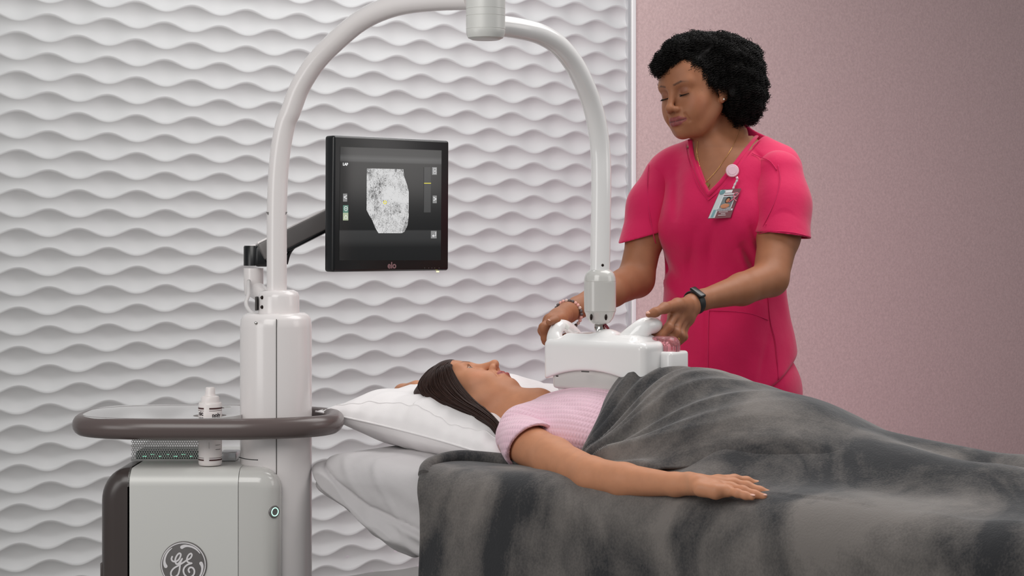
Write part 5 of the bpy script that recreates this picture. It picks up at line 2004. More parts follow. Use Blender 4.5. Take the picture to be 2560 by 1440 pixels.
# ---- curly hair
M['hair'] = mat('black_curly_hair', srgb(13, 10, 9), 0.6, spec=0.22)
hops = [('+', Ell(NH(0, -0.022, 0.046), np.array((0.083, 0.097, 0.083)) * N_S, N_R), 0.02),
        ('+', Ell(P(1838, 185, 4.425), (0.066, 0.075, 0.085)), 0.03),
        ('+', Ell(P(1860, 228, 4.42), (0.043, 0.060, 0.052)), 0.03),
        ('+', Ell(P(1866, 264, 4.42), (0.024, 0.040, 0.024)), 0.02),
        ('+', Ell(P(1770, 118, 4.43), (0.070, 0.070, 0.030)), 0.03),
        ('+', Cap(P(1735, 112, 4.40), P(1688, 128, 4.37), 0.026, 0.024), 0.02),
        ('+', Cap(P(1688, 128, 4.37), P(1655, 158, 4.37), 0.022, 0.017), 0.012),
        ('+', Cap(P(1655, 158, 4.37), P(1643, 188, 4.38), 0.016, 0.010), 0.01),
        # face opening
        ('-', Ell(NH(-0.006, 0.100, -0.030), np.array((0.088, 0.078, 0.100)) * N_S, N_R), 0.008),
        ('-', Ell(NH(-0.062, 0.040, -0.035), np.array((0.040, 0.052, 0.058)) * N_S, N_R), 0.010),
        ('-', Ell(NH(0.085, 0.030, -0.045), np.array((0.050, 0.085, 0.080)) * N_S, N_R), 0.01),
        ('-', Ell(NH(-0.080, -0.008, -0.032), np.array((0.016, 0.024, 0.024)) * N_S, N_R), 0.006)]
ppa, ppb = P(1706, 160, 4.33), P(1776, 110, 4.36)
hops.append(('-', Cap(ppa, ppb, 0.0105, 0.0040), 0.006))
hn = cloth_noise(9, 0.0035, 120)
hops.append(('*', (np.array([0, 4, 1.3]), np.array([1, 5, 1.8]), hn), 0))
V, F = surface(hops, N_O - 0.16, N_O + np.array([0.18, 0.16, 0.17]), 0.0026)
hair = mesh_np('hair', V, F, M['hair'], nurse)
# curls sit on the surface
tri = V[F]
fn = np.cross(tri[:, 1] - tri[:, 0], tri[:, 2] - tri[:, 0])
ar = np.linalg.norm(fn, axis=1)
fn = fn / (ar[:, None] + 1e-12)
cenV = V.mean(0)
if np.mean(((tri.mean(1) - cenV) * fn).sum(1)) < 0:
    fn = -fn
sel = RNG.choice(len(F), size=10500, p=ar / ar.sum())
cb = MB()
Vc, Fc = [], []
nv = 0
face_c = NH(-0.02, 0.09, -0.035)
for i in sel:
    p0 = tri[i].mean(0)
    n0 = fn[i]
    l0 = ((p0 - N_O) @ N_R) / N_S
    # keep curls away from the open face and the parting
    if l0[1] > 0.040 and l0[2] < 0.058 and l0[0] > -0.078 and l0[0] < 0.07:
        continue
    if l0[0] < -0.05 and l0[1] > -0.020 and l0[2] < 0.004 and l0[1] < 0.07:
        continue
    dpt = seg_dist(np.array([p0]), ppa, ppb)[0]
    if dpt < 0.010:
        continue
    down = np.array([0, 0, -1.0])
    low = p0[2] < N_O[2] + 0.02
    d = down * (0.9 if low else 0.5) + n0 * (0.25 if low else 0.10) + RNG.standard_normal(3) * 0.25 + (np.cross(n0, np.cross(down, n0))) * 0.3
    d -= n0 * (d @ n0) * (0.7 if not low else 0.4)
    d /= np.linalg.norm(d) + 1e-9
    e1 = np.cross(d, n0 + 1e-3)
    e1 /= np.linalg.norm(e1)
    e2 = np.cross(d, e1)
    Ls = RNG.uniform(0.010, 0.024) * (1.25 if low else 1.0)
    rr = RNG.uniform(0.0026, 0.0052)
    turns = Ls / RNG.uniform(0.0048, 0.0075)
    m_ = int(turns * 9) + 3
    tt = np.linspace(0, 1, m_)
    ph = RNG.uniform(0, 6.28)
    c = p0 + n0 * RNG.uniform(-0.001, 0.0025) + d * (tt[:, None] * Ls) + rr * (np.cos(ph + tt * turns * 6.28)[:, None] * e1 + np.sin(ph + tt * turns * 6.28)[:, None] * e2)
    rad = 0.00072 * (1 - 0.5 * tt)
    T_ = np.gradient(c, axis=0)
    T_ /= np.linalg.norm(T_, axis=1)[:, None] + 1e-12
    a1 = np.cross(T_, d)
    a1 /= np.linalg.norm(a1, axis=1)[:, None] + 1e-12
    a2 = np.cross(T_, a1)
    ring_ = np.stack([c + rad[:, None] * a1, c + rad[:, None] * a2, c - rad[:, None] * a1, c - rad[:, None] * a2], 1)
    Vc.append(ring_.reshape(-1, 3))
    b0 = nv + 4 * np.arange(m_ - 1)
    for k4 in range(4):
        k5 = (k4 + 1) % 4
        Fc.append(np.stack([b0 + k4, b0 + k5, b0 + 4 + k5, b0 + 4 + k4], 1))
    nv += 4 * m_
mesh_np('curls', np.concatenate(Vc), np.concatenate(Fc), M['hair'], hair)
# lashes
lb = MB()
for sx in (-1, 1):
    cur = [NH(sx * 0.0305 + 0.0130 * u, 0.0822 - 0.0052 * u * u, -0.0078 + 0.0020 * u * u) for u in np.linspace(-1, 1, 15)]
    lb.tube(cur, [0.0003 + 0.0007 * math.sin(math.pi * i_ / 14) for i_ in range(15)], 6)
    for u in np.linspace(-1, 1, 30):
        x = sx * 0.0305 + 0.0130 * u
        y = 0.0822 - 0.0052 * u * u
        b0 = NH(x, y, -0.0078 + 0.0020 * u * u)
        e0 = NH(x + 0.003 * u, y + 0.0042, -0.0112 + 0.0015 * u * u)
        lb.tube([b0, (b0 + e0) / 2 + np.array([0, 0, -0.0006]), e0], [0.0003, 0.00025, 0.00012], 4)
    lb.build('eyelashes', M['hair'], nurse)
    lb = MB()

# ---- jewellery, watch, badge
nv_ = on_surface(np.concatenate([V1, V4]), [(1744, 352), (1742, 378), (1746, 402), (1752, 425), (1760, 447), (1765, 455)], 0.0012)
nv2 = on_surface(np.concatenate([V1, V4]), [(1765, 455), (1790, 428), (1810, 400), (1828, 372), (1842, 345), (1850, 322)], 0.0012)
neck = MB().tube(catmull(nv_, 5), 0.0005, 6)
neck.tube(catmull(nv2, 5), 0.0005, 6)
no_ = neck.build('necklace', M['gold'], nurse)
hc = on_surface(np.concatenate([V1, V4]), [(1767, 462)], 0.0045)[0]
hpoly = [(0.0, -0.0075), (-0.0045, -0.003), (-0.0062, 0.0015), (-0.0045, 0.005), (-0.001, 0.0042), (0.0012, 0.0042), (0.0045, 0.005), (0.0062, 0.0015), (0.0045, -0.003)]
RH = np.array([[1, 0, 0], [0, 0, 1], [0, -1, 0]], float).T
MB().prism(hpoly, RH, hc, 0.0012).build('heart_pendant', M['gold'], no_, smooth=False)
es = NH(-0.0805, -0.004, -0.033)
MB().sphere(es, 0.0028, 12).build('earring', mat('diamond_stud', srgb(245, 240, 230), 0.08, 0.6), nurse)

# bead bracelet on her right wrist
fd = (WR - ER) / np.linalg.norm(WR - ER)
bc = WR + fd * 0.006 + np.array([0, 0, -0.004])
e1 = np.cross(fd, [0, 0, 1.0]); e1 /= np.linalg.norm(e1)
e2 = np.cross(e1, fd)
tl = (fd * 0.9 + np.array([0.35, -0.2, 0.1]))
tl /= np.linalg.norm(tl)
e1 = np.cross(tl, [0, 0, 1.0]); e1 /= np.linalg.norm(e1)
e2 = np.cross(e1, tl)
brac = empty('bracelet', bc)
brac.parent = nurse
brac.matrix_parent_inverse = Matrix.Translation(-Vector(WLOC['person']))
mb_p, mb_g, mb_c = mat('pink_bead', srgb(226, 170, 160), 0.25), mat('grey_bead', srgb(96, 84, 82), 0.25), mat('cream_bead', srgb(214, 186, 176), 0.25)
nb = 26
for i in range(nb):
    a_ = 2 * math.pi * i / nb
    MB().sphere(bc + e1 * math.cos(a_) * 0.0305 + e2 * math.sin(a_) * 0.0310, 0.0040, 12).build('bead', [mb_p, mb_g, mb_c, mb_p, mb_g][(i * 7) % 5], brac)

# fitness band on her left wrist
fd = (WL - EL) / np.linalg.norm(WL - EL)
wc = WL - fd * 0.004
e1 = np.cross(fd, [0, 0, 1.0]); e1 /= np.linalg.norm(e1)
e2 = np.cross(e1, fd)
wb = MB()
prof_ = [(-0.0085, 0.0), (-0.0085, 0.0022), (-0.0065, 0.0030), (0.0065, 0.0030), (0.0085, 0.0022), (0.0085, 0.0)]
nn = 48
Vw, Fw = [], []
for i in range(nn):
    a_ = 2 * math.pi * i / nn
    rr_ = e1 * math.cos(a_) + e2 * math.sin(a_)
    for (x_, h_) in prof_:
        Vw.append(wc + fd * x_ + rr_ * (0.0245 + h_))
for i in range(nn):
    i2 = (i + 1) % nn
    for j in range(len(prof_)):
        j2 = (j + 1) % len(prof_)
        Fw.append((i * 6 + j, i2 * 6 + j, i2 * 6 + j2, i * 6 + j2))
wb.add(Vw, Fw)
band_o = wb.build('fitness_band', M['rubber'], nurse, auto=40)
ddir = np.array([0.15, -0.55, 0.80]); ddir -= fd * (ddir @ fd); ddir /= np.linalg.norm(ddir)
RWt = np.stack([fd, np.cross(ddir, fd), ddir], 1)
MB().box(wc + ddir * 0.0275, (0.0090, 0.0185, 0.0034), RWt, 0.003, 3).build('display_module', M['black'], band_o, auto=40)
# ring on her left ring finger
rf = hl[6][0]
rc = (rf[1] + rf[2]) / 2
rd_ = (rf[2] - rf[1]) / np.linalg.norm(rf[2] - rf[1])
g1 = np.cross(rd_, [0, 0, 1.0]); g1 /= np.linalg.norm(g1)
g2 = np.cross(g1, rd_)
ro = MB().tube([rc + (g1 * math.cos(t) + g2 * math.sin(t)) * 0.0094 for t in np.linspace(0, 2 * math.pi, 25)[:-1]], 0.0009, 8, closed=True)
ro.build('ring', M['gold'], nurse)

# identity badge on its reel, clipped to the neckline: a thing of its own
scV = np.array([v.co[:] for v in top.data.vertices]) if False else None
me_ = top.data
arr = np.zeros(len(me_.vertices) * 3, dtype=np.float32)
me_.vertices.foreach_get('co', arr)
scV = arr.reshape(-1, 3).astype(float)
rcen = on_surface(scV, [(1831, 427)], 0.004)[0]
bdg = empty('identity_badge', rcen)
tag(bdg, 'identity badge with portrait photo hanging from a round pale pink reel on the scrub top', 'badge')
M['palepink'] = mat('pale_pink_plastic', srgb(240, 200, 212), 0.3, coat=0.2)
rx = 16.5 / FPX * 4.33
MB().lathe([(0, 0.006), (rx * 0.62, 0.006), (rx * 0.64, 0.0052), (rx * 0.90, 0.0052), (rx, 0.003), (rx, -0.003)], rcen, (-0.12, -1, 0.1), 40).build('reel', M['palepink'], bdg, auto=40)
sp_ = on_surface(scV, [(1840, 442), (1843, 449), (1838, 458), (1834, 468), (1832, 475)], 0.006)
sp_[:, 1] = sp_[:, 1].min()
MB().tube([sp_[0], sp_[1]], 0.0030, 10).build('reel_neck', M['palepink'], bdg)
MB().tube(catmull(sp_[1:], 4), [0.0018 + 0.0014 * math.sin(i * 0.9) ** 2 for i in range(13)], 8).build('clear_strap', mat('clear_vinyl', srgb(220, 205, 210), 0.1, spec=0.8), bdg)
cpx = [(1801, 474), (1853, 471), (1826, 544), (1769, 547)]
cy_ = on_surface(scV, [(1801, 474), (1853, 471), (1826, 544), (1769, 547), (1810, 510)], 0.005)[:, 1]
yT, yB = min(cy_[0], cy_[1], cy_[4]), min(cy_[2], cy_[3], cy_[4])
CQ = [P(1801, 474, yT), P(1853, 471, yT), P(1826, 544, yB), P(1769, 547, yB)]
cn_ = np.cross(CQ[1] - CQ[0], CQ[3] - CQ[0]); cn_ /= np.linalg.norm(cn_)
if cn_[1] > 0:
    cn_ = -cn_


def card(u0, v0, u1, v1, d, name, m, parent, th=0.0002):
    q = []
    for u, v in ((u0, v0), (u1, v0), (u1, v1), (u0, v1)):
        q.append((CQ[0] * (1 - u) + CQ[1] * u) * (1 - v) + (CQ[3] * (1 - u) + CQ[2] * u) * v + cn_ * d)
    Vq = q + [x - cn_ * th for x in q]
    return mesh_np(name, Vq, [(0, 1, 2, 3), (7, 6, 5, 4), (0, 4, 5, 1), (1, 5, 6, 2), (2, 6, 7, 3), (3, 7, 4, 0)], m, parent, smooth=False)


flat = lambda n, c, r=0.35: mat(n, c, r)
cd = card(0, 0, 1, 1, 0.0, 'badge_card', flat('card_mauve', srgb(126, 78, 84)), bdg, 0.0014)
card(0.02, 0.02, 0.30, 0.98, 0.0004, 'white_strip', flat('card_white', srgb(200, 205, 208)), cd)
card(0.28, 0.03, 0.62, 0.13, 0.0004, 'white_strip', M['logowhite'], cd)
card(0.10, 0.70, 0.22, 0.96, 0.0007, 'teal_strip', flat('card_teal', srgb(120, 165, 168)), cd)
card(0.30, 0.15, 0.92, 0.20, 0.0006, 'white_strip', flat('card_white2', srgb(220, 222, 224)), cd)
card(0.22, 0.685, 0.96, 0.75, 0.0006, 'name_strip', flat('card_white3', srgb(214, 214, 218)), cd)
card(0.26, 0.24, 0.86, 0.665, 0.0006, 'photo_frame', flat('card_frame', srgb(225, 228, 230)), cd)
ph = card(0.30, 0.265, 0.82, 0.645, 0.0009, 'portrait', flat('photo_grey', srgb(120, 128, 130)), cd)
def cpt(u, v, d):
    return (CQ[0] * (1 - u) + CQ[1] * u) * (1 - v) + (CQ[3] * (1 - u) + CQ[2] * u) * v + cn_ * d
RCd = np.stack([(CQ[1] - CQ[0]) / np.linalg.norm(CQ[1] - CQ[0]), (CQ[0] - CQ[3]) / np.linalg.norm(CQ[0] - CQ[3]), cn_], 1)
pm = MB()
pm.sphere(cpt(0.57, 0.38, 0.0010), (0.0062, 0.0085, 0.0003), 16, RCd).build('portrait_hair', flat('photo_hair', srgb(40, 28, 26)), ph)
MB().sphere(cpt(0.58, 0.40, 0.0013), (0.0040, 0.0058, 0.0003), 16, RCd).build('portrait_face', flat('photo_face', srgb(190, 120, 88)), ph)
MB().sphere(cpt(0.54, 0.585, 0.0013), (0.0105, 0.0062, 0.0003), 16, RCd).build('portrait_shoulders', flat('photo_top', srgb(196, 132, 98)), ph)
MB().sphere(cpt(0.15, 0.10, 0.0008), (0.0062, 0.0062, 0.0003), 20, RCd).build('round_seal', flat('card_seal', srgb(110, 150, 155)), cd)
for v, u0, u1, d_ in ((0.715, 0.25, 0.92, 0.0012),):
    for i in range(9):
        card(u0 + i * 0.073, v - 0.012, u0 + i * 0.073 + 0.05, v + 0.012, d_, 'print_mark', flat('ink', srgb(50, 50, 60)), cd)
for v, u0, u1 in ((0.79, 0.38, 0.78), (0.85, 0.50, 0.70), (0.90, 0.40, 0.74)):
    card(u0, v - 0.008, u1, v + 0.008, 0.0008, 'print_line', M['logowhite'], cd)
rb_ = catmull([cpt(0.66, 0.46, 0.002), cpt(0.80, 0.36, 0.002), cpt(0.96, 0.20, 0.002), cpt(0.84, 0.15, 0.002), cpt(0.76, 0.22, 0.002), cpt(0.88, 0.38, 0.002), cpt(1.0, 0.44, 0.002)], 6)
MB().tube(rb_, 0.0013, 8).build('pink_ribbon_pin', flat('ribbon_pink', srgb(205, 110, 130), 0.2), bdg)

# ================================================================== patient
P_S = 1.02
P_R = np.array([[-0.3941, -0.8550, 0.3372], [0.3559, 0.1963, 0.9137], [-0.8474, 0.4801, 0.2270]]).T
P_O = np.array([-0.1069, 4.15, 0.8022])
PH = lambda x, y, z: P_O + P_S * (P_R @ np.array([x, y, z]))
pat = empty('person', BD(0.45, 0.02, BEDZ + 0.01))
tag(pat, 'woman lying on the bed with long dark brown hair and pale pink gown', 'person')

po_ = head_ops(PH, P_R, P_S, closed=False)
po_ += [('+', Cap(PH(0, -0.022, -0.050), BD(0.215, 0.015, 0.770), 0.052, 0.052), 0.02),
        ('+', Cap(PH(0, 0.008, -0.080), BD(0.225, 0.0, 0.790), 0.032, 0.035), 0.028),
        ('+', Cap(PH(0, 0.028, -0.088), P(1345, 1010, 4.07), 0.028, 0.034), 0.03),
        ('+', Cap(BD(0.265, -0.15, 0.765), BD(0.285, 0.155, 0.758), 0.046), 0.04),
        ('+', Ell(BD(0.42, 0.0, 0.765), (0.20, 0.165, 0.072), RBED), 0.04),
        ('+', Ell(BD(0.66, 0.0, 0.765), (0.20, 0.150, 0.066), RBED), 0.05),
        ('+', Cap(BD(0.80, -0.075, 0.750), BD(1.22, -0.060, 0.722), 0.055, 0.028), 0.03),
        ('+', Cap(BD(0.80, 0.075, 0.750), BD(1.22, 0.060, 0.722), 0.055, 0.028), 0.03),
        ('+', Cap(BD(1.22, -0.060, 0.722), BD(1.60, -0.06, 0.720), 0.028, 0.022), 0.02),
        ('+', Cap(BD(1.22, 0.060, 0.722), BD(1.60, 0.06, 0.720), 0.028, 0.022), 0.02),
        ('+', Cap(BD(1.64, 0.06, 0.730), BD(1.69, 0.06, 0.765), 0.024, 0.020), 0.02),
        ('+', Cap(BD(1.64, -0.06, 0.730), BD(1.69, -0.06, 0.765), 0.024, 0.020), 0.02),
        ('+', Cap(BD(0.265, -0.15, 0.765), BD(0.04, -0.30, 0.760), 0.046, 0.040), 0.02),
        ('+', Cap(BD(0.04, -0.30, 0.760), BD(-0.115, -0.11, 0.800), 0.038, 0.026), 0.02),
        ('+', Cap(BD(-0.115, -0.11, 0.800), P(1006, 982, 4.34), 0.026, 0.016), 0.02),
        ('+', Cap(P(1006, 982, 4.34), P(1042, 972, 4.28), 0.018, 0.020), 0.02)]
S_, E_, W2 = P(1300, 1102, 3.885), P(1478, 1186, 3.625), P(1744, 1212, 3.42)
Dm = np.array([0, 0, 0.0])
po_ += [('+', Cap(S_, P(1385, 1147, 3.76), 0.047, 0.041), 0.02),
        ('+', Cap(P(1385, 1147, 3.76), E_, 0.041, 0.0345), 0.02),
        ('+', Cap(E_ + Dm, P(1560, 1201, 3.56), 0.0345, 0.0330), 0.012),
        ('+', Cap(P(1560, 1201, 3.56), P(1690, 1211, 3.46), 0.0330, 0.0210), 0.012),
        ('+', Cap(P(1690, 1211, 3.46), W2, 0.0215, 0.0190), 0.012),
        ('+', Cap(P(1725, 1205, 3.445), W2 + np.array([0.004, 0.012, 0.0]), 0.018, 0.017), 0.012)]
ph_ = []
im, mm_, rm_, pm_ = P(1836, 1200, 3.462), P(1833, 1209, 3.435), P(1827, 1219, 3.405), P(1818, 1227, 3.385)
for q, r_ in ((im, 0.0108), (mm_, 0.0112), (rm_, 0.0106), (pm_, 0.0098)):
    ph_.append(([W2 + (q - W2) * 0.05, W2 + (q - W2) * 0.55, q], [0.0165, 0.0135, r_]))
ph_.append(([P(1752, 1222, 3.40), P(1790, 1229, 3.385), pm_], [0.015, 0.0135, 0.0098]))
ph_.append(([im, P(1867, 1203, 3.465), P(1895, 1213, 3.465), P(1919, 1221, 3.463)], [0.0096, 0.0084, 0.0075, 0.0064]))
ph_.append(([mm_, P(1868, 1215, 3.425), P(1900, 1227, 3.410), P(1923, 1234, 3.405)], [0.0098, 0.0086, 0.0077, 0.0066]))
ph_.append(([rm_, P(1858, 1226, 3.390), P(1887, 1236, 3.378), P(1909, 1242, 3.372)], [0.0094, 0.0083, 0.0074, 0.0064]))
ph_.append(([pm_, P(1844, 1233, 3.365), P(1864, 1239, 3.358), P(1880, 1243, 3.352)], [0.0086, 0.0074, 0.0067, 0.0058]))
ph_.append(([P(1765, 1212, 3.47), P(1800, 1212, 3.495), P(1840, 1215, 3.50)], [0.015, 0.011, 0.008]))
po_h = hand_from(ph_, 0.0065)
allP = po_ + po_h
phl, phh = P_O - np.array([0.15, 0.14, 0.13]), P_O + np.array([0.20, 0.14, 0.13])
hh = bx([q for c in ph_ for q in c[0]], 0.025)
V1, F1 = surface(allP, phl, phh, 0.0017)
V2, F2 = surface(allP, hh[0], hh[1], 0.0016)
V4, F4 = surface(allP, (-0.36, 3.30, 0.66), (0.80, 4.62, 0.90), 0.0042)
V5, F5 = surface(allP, (0.78, 2.9, 0.66), (1.5, 4.2, 0.9), 0.008)
V4, F4 = drop_inside(V4, F4, [(phl, phh), hh], 0.006)
V = np.concatenate([V1, V2, V4, V5])
F = np.concatenate([F1, F2 + len(V1), F4 + len(V1) + len(V2), F5 + len(V1) + len(V2) + len(V4)])
pbase = lin(198, 138, 104)
Cp = face_colors(V, PH, P_R, P_S, pbase, lin(170, 86, 84), lin(70, 46, 36), lin(212, 140, 118), P_O)
Lp = ((V - P_O) @ P_R) / P_S
for sx in (-1, 1):
    for a, b in (((sx * 0.019, 0.0775, 0.0030), (sx * 0.030, 0.0815, 0.0068)), ((sx * 0.030, 0.0815, 0.0068), (sx * 0.043, 0.0745, 0.0025))):
        Cp = blend(Cp, lin(40, 26, 22), (1 - sstep(0.0006, 0.0018, seg_dist(Lp, a, b))) * 0.9)
    Cp = blend(Cp, lin(90, 60, 50), (1 - sstep(0.0004, 0.0013, seg_dist(Lp, (sx * 0.020, 0.0775, -0.0030), (sx * 0.042, 0.0750, -0.0025)))) * 0.6)
# knuckles a little redder
for ch_ in ph_[5:9]:
    for q in ch_[0][1:3]:
        Cp = blend(Cp, lin(205, 135, 108), (1 - sstep(0.004, 0.011, np.linalg.norm(V - q, axis=1))) * 0.4)
pbody = mesh_np('body', V, F, M['skin'], pat, col=Cp)
pV = V.copy()
for ch_ in ph_[5:9]:
    nail(ch_[0][-1], ch_[0][-2], (0.0, -0.28, 0.95), 0.95, mat('pale_nail', srgb(212, 158, 138), 0.25), pat)
# eyes
for sx in (-1, 1):
    n = 24
    b = MB().sphere(PH(sx * 0.030, 0.0672, 0.001), 0.0127 * P_S, 36)
    Ve = np.array(b.V)
    ctr = PH(sx * 0.030, 0.0665, 0.001)
    gz = ctr + P_R @ np.array([0.42, 0.80, -0.30])
    gz = (gz - ctr) / np.linalg.norm(gz - ctr)
    dd = ((Ve - ctr) / np.linalg.norm(Ve - ctr, axis=1)[:, None]) @ gz
    Ce = np.tile(lin(226, 218, 212), (len(Ve), 1))
    Ce[dd > 0.88] = lin(84, 66, 44)
    Ce[dd > 0.972] = lin(10, 8, 8)
    k = NT('eye')
    at = k.n('ShaderNodeAttribute', attribute_name='Col')
    k.l(at.outputs['Color'], k.b.inputs['Base Color'])
    k.b.inputs['Roughness'].default_value = 0.1
    mesh_np('eye', Ve, b.F, k.m, pat, col=Ce)
lb = MB()
for sx in (-1, 1):
    for u in np.linspace(-1, 1, 13):
        x = sx * 0.0305 + 0.0115 * u
        b0 = PH(x, 0.0812 - 0.0045 * u * u, 0.0062 - 0.003 * u * u)
        e0 = PH(x + 0.002 * u, 0.0842 - 0.0045 * u * u, 0.0098 - 0.003 * u * u)
        lb.tube([b0, (b0 + e0) / 2, e0], [0.0003, 0.00025, 0.00012], 4)
    lb.build('eyelashes', M['hair'], pat)
    lb = MB()

# ---- gown
gd1 = cloth_noise(21, 0.0016, 26)
def gown_disp(T_, S__, Z):
    # lapel: a raised panel on the chest side of the crossing line
    line = 0.062 + 0.10 * (T_ - 0.30)
    step = -0.0035 / (1 + np.exp(np.clip((S__ - line) / 0.002, -40, 40)))
    crease = 0.004 * np.exp(-((S__ - 0.125 - 0.35 * (T_ - 0.34)) / 0.010) ** 2) * np.exp(-((T_ - 0.36) / 0.08) ** 2)
    return step + crease + gd1(T_, S__, Z)
Rl = np.eye(3)
gops = [('+', Ell((0.40, 0.0, 0.766), (0.215, 0.186, 0.088)), 0.0),
        ('+', Ell((0.40, -0.06, 0.800), (0.11, 0.08, 0.052)), 0.05),
        ('+', Ell((0.40, 0.075, 0.790), (0.10, 0.075, 0.052)), 0.05),
        ('+', Cap((0.262, -0.145, 0.768), (0.275, 0.14, 0.768), 0.056), 0.03),
        ('+', Ell((0.66, 0.0, 0.765), (0.20, 0.172, 0.088)), 0.05),
        ('*', (np.array([-0.2, -0.4, 0.5]), np.array([1.2, 0.5, 1.0]), gown_disp), 0),
        ('-', Poly3([((0, 0, 1.0), 0.7005)], (-0.2, -0.4, 0.55), (1.2, 0.5, 0.705)), 0.01)]
# neck opening
nk0 = np.linalg.inv(RBED) @ (PH(0, 0.0, -0.05) - BD(0, 0, 0))
gops.append(('-', Cap(nk0, (0.205, 0.005, 0.800), 0.060, 0.058), 0.008))
gops.append(('-', Cap((0.20, 0.0, 0.815), (0.285, -0.015, 0.85), 0.045, 0.022), 0.008))
V, F = surface(gops, (0.15, -0.22, 0.69), (0.80, 0.27, 0.88), 0.0028)
tl_ = lambda w: np.linalg.inv(RBED) @ (w - BD(0, 0, 0))
sd = tl_(P(1385, 1147, 3.76)) - tl_(S_); sd /= np.linalg.norm(sd)
s0 = tl_(S_)
cutc = s0 + sd * 0.050 + np.array([0, 0, 0.0])
cn_s = sd + np.array([0.0, 0.0, -0.45]); cn_s /= np.linalg.norm(cn_s)
sgops = [('+', Cap(s0 + sd * -0.012 + np.array([0, -0.012, 0.004]), s0 + sd * 0.045, 0.0530, 0.0550), 0.0),
         ('+', Cap(s0 + sd * 0.045, s0 + sd * 0.14, 0.0550, 0.062), 0.02),
         ('*', (np.array([-0.2, -0.4, 0.5]), np.array([1.2, 0.5, 1.0]), gd1), 0),
         ('-', Poly3([(-cn_s, float(-cn_s @ cutc))], (0.15, 0.0, 0.6), (0.6, 0.4, 0.95)), 0.002),
         ('-', Cap(s0 + sd * 0.035, s0 + sd * 0.20, 0.0490, 0.056), 0.0)]
Vs_, Fs_ = surface(sgops, (0.15, 0.07, 0.65), (0.55, 0.34, 0.88), 0.0026)
F = np.concatenate([F, Fs_ + len(V)])
V = np.concatenate([V, Vs_])
k = NT('pink_waffle_cotton')
tc = k.n('ShaderNodeTexCoord')
mpn = k.n('ShaderNodeAttribute', attribute_name='Col')
sx_ = k.n('ShaderNodeSeparateXYZ'); k.l(mpn.outputs['Vector'], sx_.inputs[0])
def waves(out, f):
    m_ = k.n('ShaderNodeMath', operation='MULTIPLY'); m_.inputs[1].default_value = f; k.l(out, m_.inputs[0])
    s_ = k.n('ShaderNodeMath', operation='SINE'); k.l(m_.outputs[0], s_.inputs[0])
    return s_.outputs[0]
wa, wb_ = waves(sx_.outputs['X'], 2 * math.pi / 0.0072), waves(sx_.outputs['Y'], 2 * math.pi / 0.0088)
mxm = k.n('ShaderNodeMath', operation='MAXIMUM'); k.l(wa, mxm.inputs[0]); k.l(wb_, mxm.inputs[1])
bp = k.n('ShaderNodeBump'); bp.inputs['Strength'].default_value = 0.75; bp.inputs['Distance'].default_value = 0.0009
k.l(mxm.outputs[0], bp.inputs['Height'])
nz = k.n('ShaderNodeTexNoise'); nz.inputs['Scale'].default_value = 900; k.l(tc.outputs['Object'], nz.inputs['Vector'])
bp2 = k.n('ShaderNodeBump'); bp2.inputs['Strength'].default_value = 0.4; bp2.inputs['Distance'].default_value = 0.0008
k.l(nz.outputs['Fac'], bp2.inputs['Height']); k.l(bp.outputs['Normal'], bp2.inputs['Normal'])
k.l(bp2.outputs['Normal'], k.b.inputs['Normal'])
k.b.inputs['Base Color'].default_value = srgb(240, 200, 214)
k.b.inputs['Roughness'].default_value = 0.9
k.b.inputs['Sheen Weight'].default_value = 0.3
k.b.inputs['Specular IOR Level'].default_value = 0.15
M['gown'] = k.m
gth = np.arctan2(V[:, 2] - 0.66, V[:, 1]) * 0.16
gown = mesh_np('gown', to_bed(V), F, M['gown'], pat, col=np.stack([V[:, 0] + 1.0, gth + 1.0, gth * 0], 1))

# ---- straight hair
k = NT('dark_brown_hair')
tc = k.n('ShaderNodeTexCoord')
nz = k.n('ShaderNodeTexNoise'); nz.inputs['Scale'].default_value = 160; k.l(tc.outputs['Object'], nz.inputs['Vector'])
mx = k.n('ShaderNodeMix', data_type='RGBA')
mx.inputs['A'].default_value = srgb(30, 19, 17); mx.inputs['B'].default_value = srgb(66, 42, 34)
k.l(nz.outputs['Fac'], mx.inputs['Factor']); k.l(mx.outputs['Result'], k.b.inputs['Base Color'])
k.b.inputs['Roughness'].default_value = 0.5
k.b.inputs['Specular IOR Level'].default_value = 0.25
M['brownhair'] = k.m
hops = [('+', Ell(PH(0, -0.026, 0.040), np.array((0.081, 0.094, 0.082)) * P_S, P_R), 0.0),
        ('+', Ell(PH(0.02, -0.045, -0.005), np.array((0.055, 0.055, 0.080)) * P_S, P_R), 0.03),
        ('+', Cap(P(1110, 972, 4.12), P(1200, 1035, 4.03), 0.034, 0.018), 0.03),
        ('+', Ell(PH(0, 0.031, 0.047), np.array((0.066, 0.058, 0.056)) * P_S, P_R), 0.01),
        ('-', Poly3([((0, 0, 1.0), 0.732)], P_O - 0.2, P_O + np.array([0.2, 0.2, -0.06])), 0.01),
        ('-', Ell(PH(0.0, 0.100, -0.026), np.array((0.090, 0.084, 0.084)) * P_S, P_R), 0.006),
        ('-', Ell(PH(0.075, 0.050, -0.055), np.array((0.045, 0.052, 0.080)) * P_S, P_R), 0.008)]
V, F = surface(hops, P_O - 0.17, P_O + 0.17, 0.0026)
phair = mesh_np('hair', V, F, M['brownhair'], pat)
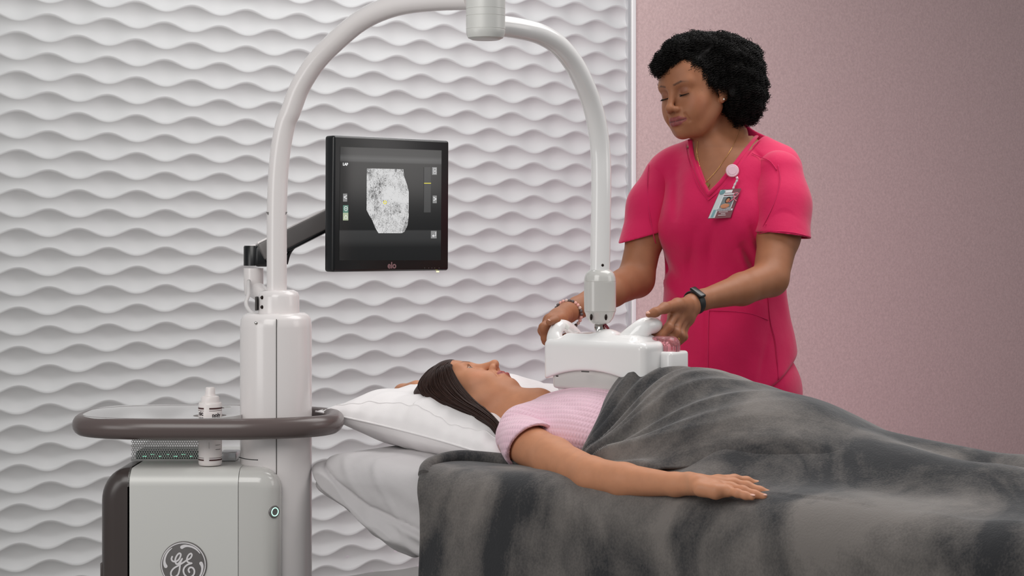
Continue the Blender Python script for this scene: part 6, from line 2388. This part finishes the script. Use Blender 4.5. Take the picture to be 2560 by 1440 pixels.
GA = catmull([P(1130, 912, 4.14), P(1127, 922, 4.085), P(1148, 962, 4.060), P(1182, 1002, 4.035), P(1222, 1035, 3.995), P(1246, 1062, 3.955), P(1252, 1085, 3.94)], 5)
GB = catmull([P(1100, 912, 4.19), P(1062, 938, 4.150), P(1048, 975, 4.120), P(1088, 1004, 4.080), P(1160, 1030, 4.045), P(1222, 1062, 3.985), P(1247, 1092, 3.95)], 5)
GM = (GA + GB) / 2 + np.array([-0.01, -0.040, 0.004]) * np.sin(np.linspace(0, 1, len(GA)) * math.pi)[:, None]
Vc, Fc, nv = [], [], 0
for i in range(1500):
    u = RNG.random()
    w1, w2, w3 = (1 - u) ** 2, 2 * u * (1 - u), u * u
    c = GA * w1 + GM * w2 + GB * w3
    ph0 = RNG.uniform(0, 6.28)
    tt = np.linspace(0, 1, len(c))
    c = c + RNG.standard_normal(3) * 0.0016 + (0.0009 * np.sin(tt * 5 + ph0))[:, None] * RNG.standard_normal(3)
    c[:, 1] += RNG.uniform(0, 0.018)
    st = RNG.integers(0, 6)
    c = c[st:len(c) - RNG.integers(0, 4)]
    m_ = len(c)
    rad = np.interp(np.linspace(0, 1, m_), [0, 0.1, 0.8, 1], [0.0004, 0.0010, 0.0010, 0.0003])
    T_ = np.gradient(c, axis=0)
    T_ /= np.linalg.norm(T_, axis=1)[:, None] + 1e-12
    a1 = np.cross(T_, np.array([0, 1.0, 0.01]))
    a1 /= np.linalg.norm(a1, axis=1)[:, None] + 1e-12
    a2 = np.cross(T_, a1)
    ring_ = np.stack([c + rad[:, None] * a1, c + rad[:, None] * a2, c - rad[:, None] * a1, c - rad[:, None] * a2], 1)
    Vc.append(ring_.reshape(-1, 3))
    b0 = nv + 4 * np.arange(m_ - 1)
    for k4 in range(4):
        k5 = (k4 + 1) % 4
        Fc.append(np.stack([b0 + k4, b0 + k5, b0 + 4 + k5, b0 + 4 + k4], 1))
    nv += 4 * m_
mesh_np('hair_strands', np.concatenate(Vc), np.concatenate(Fc), M['brownhair'], phair)
